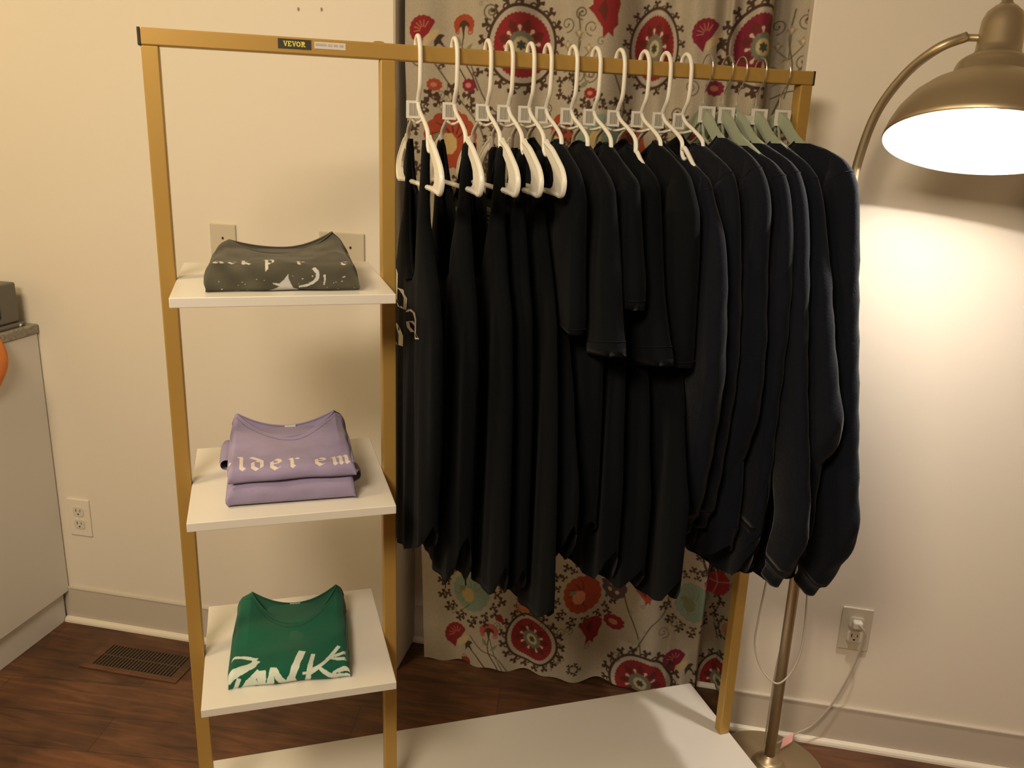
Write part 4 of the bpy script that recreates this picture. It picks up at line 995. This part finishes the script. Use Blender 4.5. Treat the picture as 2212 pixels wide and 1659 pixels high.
    if tagx is not None:
        bm = bmesh.new(); G = []
        for i in range(5):
            x = tagx + .020 * (i / 4 - .5); b = backe(x); G.append([(x, b[0] - .0025, b[1] + .0016), (x, b[0] - .0035, b[1] - .003), (x, b[0] - .006, b[1] - .0075)])
        grid(bm, G); o2 = obj('neck_tag', bm, M['paper'], t); tag(o2, 'white neck tag'); md = o2.modifiers.new('th', 'SOLIDIFY'); md.thickness = .0008
    return t
def rpoly(pts, w0, w1=None, jag=.12, seed=0):
    """brush stroke outline around a polyline"""
    r = random.Random(seed); P = [Vector(p) for p in smooth2(pts, 5)]; n = len(P); w1 = w0 if w1 is None else w1; L = []; Rr = []
    for i, p in enumerate(P):
        t = (P[min(i+1, n-1)] - P[max(i-1, 0)]).normalized(); nn = Vector((-t.y, t.x)); w = (w0 + (w1 - w0) * i / (n-1)) * (1 + r.uniform(-jag, jag)) / 2
        L.append(tuple(p + nn * w)); Rr.append(tuple(p - nn * w))
    return L + Rr[::-1]
def tfill(cv, X, TT, poly, col):
    """fill polygon given in (x, arc length) space"""
    P = np.asarray(poly, float); j = np.where((X[0] > P[:, 0].min() - .002) & (X[0] < P[:, 0].max() + .002))[0]
    if not len(j): return
    sl = (slice(None), slice(j.min(), j.max() + 1)); x = X[sl]; z = TT[sl]; ins = np.zeros(x.shape, bool); n = len(P)
    for i in range(n):
        x0, z0 = P[i]; x1, z1 = P[(i+1) % n]
        if z0 != z1: ins ^= ((z0 > z) != (z1 > z)) & (x < (x1 - x0) * (z - z0) / (z1 - z0) + x0)
    cv.C[sl][ins] = col
INK = (.62, .70, .62)
def paint_green(cv, X, TT, Y, Z, neck):
    # brush strokes, in units of 1/960 of the shirt width; the lowest part wraps down over the front edge
    def f(P):
        out = []
        for a, b in P:
            u = a / 960; h = 990 - 90 * u - b; out.append((-.106 + u * .212, h * .0002 if h < 170 else .034 + (h - 170) * .00034))
        return out
    F = lambda P, w0, w1=None, s=0: tfill(cv, X, TT, rpoly(f([(a - 400, b) for a, b in P]), w0 * .00028, (w1 or w0) * .00028, .12, s), INK)
    F([(395, 742), (430, 702), (520, 697), (622, 718)], 26, 34, 1)
    F([(622, 722), (580, 768), (500, 805), (395, 862)], 46, 74, 2)
    F([(492, 872), (472, 930), (452, 1000)], 26, 30, 3)
    F([(505, 1004), (545, 925), (600, 865), (650, 805)], 24, 44, 4)
    F([(655, 800), (664, 880), (668, 1000)], 62, 44, 5)
    F([(560, 1000), (590, 930), (630, 900)], 50, 60, 15)
    F([(757, 772), (736, 870), (722, 990)], 36, 48, 6)
    F([(760, 778), (800, 870), (852, 948)], 34, 52, 7)
    F([(862, 948), (915, 820), (982, 640)], 50, 46, 8)
    F([(905, 850), (925, 948)], 22, 26, 9)
    F([(1070, 660), (1042, 790), (1018, 948)], 26, 36, 10)
    F([(985, 842), (1055, 832)], 20, 16, 11)
    F([(1040, 838), (1150, 738), (1282, 606)], 32, 26, 12)
    F([(1118, 785), (1190, 850), (1272, 898)], 20, 50, 13)
    F([(1362, 642), (1290, 668), (1222, 690), (1290, 712), (1362, 705)], 26, 34, 14)
    F([(1362, 792), (1300, 806), (1235, 842), (1300, 872), (1362, 862)], 30, 36, 16)
def bl_text(cv, X, TT, text, x0, t0, s, w, col, gap=.2):
    x = x0
    for ch in text:
        if ch == ' ': x += s * .75; continue
        for st in GLY[ch]:
            for q in stroke_quads([(a, b) for a, b in st], .27):
                tfill(cv, X, TT, [(x + v.x * s * w, t0 + v.y * s) for v in q], col)
        x += s * w * (max(p[0] for st in GLY[ch] for p in st) + gap)
def paint_lav(cv, X, TT, Y, Z, neck):
    for ch, x0 in (('e', -.118), ('l', -.088), ('d', -.068), ('e', -.037), ('r', -.006), ('e', .036), ('m', .064)):
        bl_text(cv, X, TT, ch, x0, .0255, .0265, 1.0, (.72, .64, .58))
def paint_grey(cv, X, TT, Y, Z, neck):
    # acid wash mottling
    N = np.zeros(X.shape)
    for k in range(26):
        fx, ft, p = rng.uniform(20, 170), rng.uniform(20, 170), rng.uniform(0, 6.28); N += np.sin(X * fx + TT * ft * (1 if k % 2 else -1) + p) / (4 + k * .25)
    cv.C *= (1 + .16 * N)[..., None]
    W_ = .232; f = lambda P: [(-.116 + a * W_, b) for a, b in P]; ink = (.58, .58, .58)
    tfill(cv, X, TT, f([(.405, .0), (.44, .006), (.475, .011), (.44, .015), (.43, .018), (.475, .016), (.505, .022), (.535, .031), (.535, .024), (.55, .014), (.565, .006), (.60, .0)]), ink)
    tfill(cv, X, TT, rpoly(f([(.60, .008), (.665, .012), (.715, .021), (.725, .032), (.70, .042)]), .004, .006, .2, 3), ink)
    tfill(cv, X, TT, rpoly(f([(.765, .012), (.772, .022), (.77, .030)]), .002, .0035, .1, 4), ink)
    for i in range(26):
        a, b = random.uniform(.05, .97), random.uniform(.001, .03); r = random.uniform(.0006, .0016) / W_
        tfill(cv, X, TT, f([(a - r, b), (a, b + r * W_), (a + r, b), (a, b - r * W_)]), ink)
    bl_text(cv, X, TT, 'ack p', -.103, .050, .020, .95, (.62, .60, .50), .30); bl_text(cv, X, TT, 'r', .020, .050, .020, .95, (.62, .60, .50)); bl_text(cv, X, TT, 'c', .088, .046, .018, .9, (.66, .62, .50))
# green tee on the lowest shelf
folded('folded_green_t_shirt', 'folded green t-shirt with white brush lettering on the lowest shelf', .212, .132,
       [(-.128, .0006), (-.1325, .008), (-.131, .022), (-.122, .0295), (-.095, .0315)], (.060, .062), .006, .083, (.022, .0285), (.098, .027), paint_green,
       rk(.1835, 0, SH[2] + .0004), RYAW - .07, (.010, .105, .060), tagx=.006, side=.012)
# lavender pair on the middle shelf
bm = bmesh.new()
def block(w, y0, y1, z1, seed):
    bm = bmesh.new(); r = random.Random(seed); secs = 44; G = []
    for i in range(secs + 1):
        x = -w/2 + w * i / secs; e = math.sqrt(max(0, 1 - (1 - min(1, (w/2 - abs(x)) / .012)) ** 2)); row = []
        zb = .0005; h1 = z1 * (.45 + .55 * e); wob = .0015 * math.sin(i * .5 + seed)
        for (y, z) in ((y1, zb), (y0 + .012, zb), (y0 + .003, h1 * .10), (y0 + wob, h1 * .30), (y0 - .001 - wob, h1 * .55), (y0 + .002, h1 * .80), (y0 + .012, h1 * .97), (y0 + .03, h1), (0, h1), (y1 - .015, h1), (y1, h1 * .7)):
            row.append((x + .002 * math.sin(z * 200 + seed) * (1 - e), y, z))
        G.append(row)
    V = grid(bm, G, wrap=True); bm.faces.new(V[0]); bm.faces.new(V[-1][::-1]); return bm
LAV = (.315, .268, .425)
lv = mat('lavender_cotton', LAV, .92, bump=.4, bscale=800, var=.08, vscale=16, Sheen_Weight=.1)
t = empty('folded_lavender_t_shirt', rk(.195, 0, SH[1] + .0003), RYAW - .02); tag(t, 'folded lavender t-shirt lying underneath another on the middle shelf', 't-shirt', 'lavender shirts')
obj('folded_body', block(.212, -.128, .085, .041, 2), lv, t, smooth=True)
bm = bmesh.new(); lathe(bm, [(.012, -.016), (.0135, 0), (.012, .016)], 20, Matrix.Translation((.104, -.09, .035)) @ Matrix.Rotation(PI/2, 4, 'X')); obj('sleeve_roll', bm, lv, t, smooth=True)
t2 = folded('folded_lavender_t_shirt', 'folded lavender t-shirt with pale blackletter text and raised collar, on top of another', .208, .132,
       [(-.124, .0006), (-.1285, .006), (-.128, .016), (-.121, .0245), (-.105, .0275)], (.054, .052), -.004, .088, (.008, .030), (.078, .026), paint_lav,
       rk(.196, 0, SH[1] + .0425), RYAW - .02, LAV, tagx=.002, side=.010)
t2['group'] = 'lavender shirts'
bm = bmesh.new(); lathe(bm, [(.009, -.05), (.0115, -.03), (.0115, .03), (.009, .05)], 20, Matrix.Translation((-.108, -.02, .012)) @ Matrix.Rotation(PI/2, 4, 'X')); obj('sleeve_roll', bm, lv, t2, smooth=True)
# dark grey tee on the top shelf
folded('folded_grey_t_shirt', 'folded dark grey washed t-shirt with white print on the top shelf', .232, .138,
       [(-.130, .0006), (-.137, .008), (-.139, .026), (-.135, .0375), (-.124, .0425), (-.100, .043)], (.053, .068), .000, .088, (.004, .040), (.072, .040), paint_grey,
       rk(.1945, 0, SH[0] + .0004), RYAW - .03, (.085, .080, .058), side=.018)

# ------------------------------------------------------------------ floor lamp
LX, LY = .690, -.145
lamp = empty('floor_lamp', (LX, LY, 0)); tag(lamp, 'antique brass arc floor lamp with a glowing dome shade, right of the rack', 'floor lamp')
bm = bmesh.new(); lathe(bm, [(.001, 0), (.128, 0), (.131, .004), (.130, .010), (.124, .014), (.001, .015)], 96); obj('base_disc', bm, M['brass'], lamp, smooth=True, bevel=.001)
bm = bmesh.new(); lathe(bm, [(.040, .014), (.040, .020), (.037, .024), (.034, .025), (.033, .030), (.029, .034), (.022, .036), (.021, .040), (.014, .043), (.012, .046)], 48); obj('base_hub', bm, M['brass'], lamp, smooth=True)
c0 = Vector((.856 - LX, -.316 - LY, 1.457)); AX = Vector((.276 * .342, .961 * .342, .940)).normalized()
rotM = AX.to_track_quat('Z', 'Y').to_matrix().to_4x4(); MM = Matrix.Translation(c0) @ rotM
jt = c0 + AX * .185
bm = bmesh.new(); tube(bm, [(0, 0, .04), (0, 0, .7), (0, 0, 1.18)], .0122, 24); obj('pole', bm, M['brass'], lamp, smooth=True)
bm = bmesh.new(); side_pt = jt + Vector((-.050, .010, .004))
arc = catmull([(0, 0, 1.18), (0, 0, 1.36), (.004, -.004, 1.43), (.020, -.022, 1.51), (.052, -.058, 1.575), (.090, -.098, 1.615), tuple(side_pt)], 8)
tube(bm, arc, [.0095] * 6 + [.0085] * (len(arc) - 6), 20); obj('arm', bm, M['brass'], lamp, smooth=True)
bm = bmesh.new(); tube(bm, [side_pt - Vector((.004, 0, .002)), jt], .0062, 14); obj('pivot', bm, M['brass'], lamp, smooth=True)
out = [(.156, 0), (.1575, .002), (.1555, .010), (.151, .026), (.141, .048), (.124, .072), (.104, .090), (.084, .102), (.072, .108), (.069, .110), (.0685, .114), (.064, .117), (.063, .128), (.060, .136), (.053, .142), (.047, .145), (.044, .146), (.043, .150), (.037, .153), (.0355, .165), (.0345, .200), (.0335, .215), (.029, .228), (.020, .238), (.012, .242), (.0115, .246), (.009, .248), (.0085, .275)]
inn = [(.155, .0005), (.153, .010), (.1485, .026), (.1385, .047), (.1215, .070), (.1015, .088), (.081, .100), (.069, .106), (.045, .110), (.030, .112), (.0005, .112)]
bm = bmesh.new(); lathe(bm, out, 96, MM); sh = obj('shade', bm, M['brass'], lamp, smooth=True)
bm = bmesh.new(); lathe(bm, inn, 96, MM); lathe(bm, [(.156, 0), (.155, .0005)], 96, MM); o = obj('shade_lining', bm, M['lampin'], sh, smooth=True)
def emitter(name, strength):
    m = bpy.data.materials.new(name); m.use_nodes = True; nt = m.node_tree; nt.nodes.clear()
    e = nt.nodes.new('ShaderNodeEmission'); e.inputs[0].default_value = (1.0, .90, .79, 1); e.inputs[1].default_value = strength
    oo = nt.nodes.new('ShaderNodeOutputMaterial'); nt.links.new(e.outputs[0], oo.inputs[0]); return m
# reflector bulb: a bright lens in front, a softly glowing frosted flank behind it
bm = bmesh.new(); lathe(bm, [(.0243, .0225), (.028, .030), (.031, .040), (.0315, .052)], 32, MM); bl = obj('bulb', bm, emitter('frosted_bulb_glass', 45), lamp, smooth=True)
bm = bmesh.new(); lathe(bm, [(.0004, .0205), (.012, .0207), (.0242, .0224)], 32, MM); obj('bulb_lens', bm, emitter('bright_bulb_lens', 850), bl, smooth=True)
bm = bmesh.new(); lathe(bm, [(.0315, .052), (.029, .066), (.021, .082), (.015, .092)], 32, MM); obj('bulb_housing', bm, M['white'], bl, smooth=True)
bm = bmesh.new(); lathe(bm, [(.015, .090), (.018, .094), (.018, .111)], 32, MM); obj('bulb_socket', bm, M['white'], lamp, smooth=True)
# power cord: strand down the pole, hanging loop, and the run to the outlet
bm = bmesh.new()
loop = [(.665, -.120, .80), (.640, -.124, .62), (.632, -.130, .50), (.625, -.133, .40), (.624, -.135, .330), (.640, -.150, .285), (.664, -.168, .264), (.684, -.172, .261), (.708, -.160, .285), (.724, -.145, .330), (.727, -.135, .390), (.722, -.130, .48), (.713, -.125, .58), (.702, -.122, .75)]
tube(bm, catmull([(x - LX, y - LY, z) for x, y, z in loop], 6), .0023, 8)
run = [(.705, -.130, .78), (.708, -.131, .58), (.702, -.128, .48), (.688, -.126, .37), (.680, -.124, .26), (.679, -.12, .14), (.682, -.108, .055), (.695, -.090, .030), (.715, -.078, .030), (.738, -.062, .036), (.765, -.045, .044), (.800, -.034, .066), (.838, -.028, .130), (.868, -.030, .230), (.880, -.034, .305), (.881, -.036, .340), (.8745, -.034, .3515), (.868, -.026, .354)]
tube(bm, catmull([(x - LX, y - LY, z) for x, y, z in run], 6), .0023, 8)
cd = obj('power_cord', bm, M['cord'], lamp, smooth=True)
bm = bmesh.new(); box(bm, .8671 - LX - .011, .8671 - LX + .011, -.028 - LY, -.009 - LY, .3400, .3590); obj('plug', bm, M['outlet'], cd, bevel=.004, seg=3)
bm = bmesh.new(); d = Vector((.045, .030, .012)).normalized(); pts = []
G = []
for i in range(7):
    f = i / 6; c = Vector((.727 - LX, -.069 - LY, .0335)) + d * (.036 * f)
    G.append([c + Vector((0, -.001, .006)), c + Vector((.0, -.0045, .001)), c + Vector((-.002, -.010 - .004 * math.sin(f * PI), -.008)), c + Vector((-.006, -.018, -.0150 + .004 * f))])
grid(bm, G); o = obj('warning_tag', bm, M['pink'], cd, smooth=True); md = o.modifiers.new('th', 'SOLIDIFY'); md.thickness = .0012; tag(o, 'pink folded paper tag')

# ------------------------------------------------------------------ black item hanging on the right wall, just inside the frame
t = empty('hanging_black_bag', (1.19, -.001, 1.09)); tag(t, 'black bag hanging on the wall at the right edge below the lamp shade', 'bag')
bm = bmesh.new(); prism(bm, [(-.094, .0), (-.090, -.006), (.09, .01), (.10, .20), (-.055, .20), (-.070, .10)], -.045, -.001, 'y'); obj('pouch', bm, M['blackitem'], t, bevel=.008, seg=3)
bm = bmesh.new(); tube(bm, catmull([(-.05, -.02, .19), (-.125, -.02, .25), (-.140, -.02, .275), (-.10, -.02, .33), (0, -.012, .37), (.09, -.02, .19)], 6), .009, 10); obj('strap', bm, M['blackitem'], t, smooth=True)
boxo('wall_hook', (-.006, .006, -.03, 0.001, .366, .385), M['steel'], t)
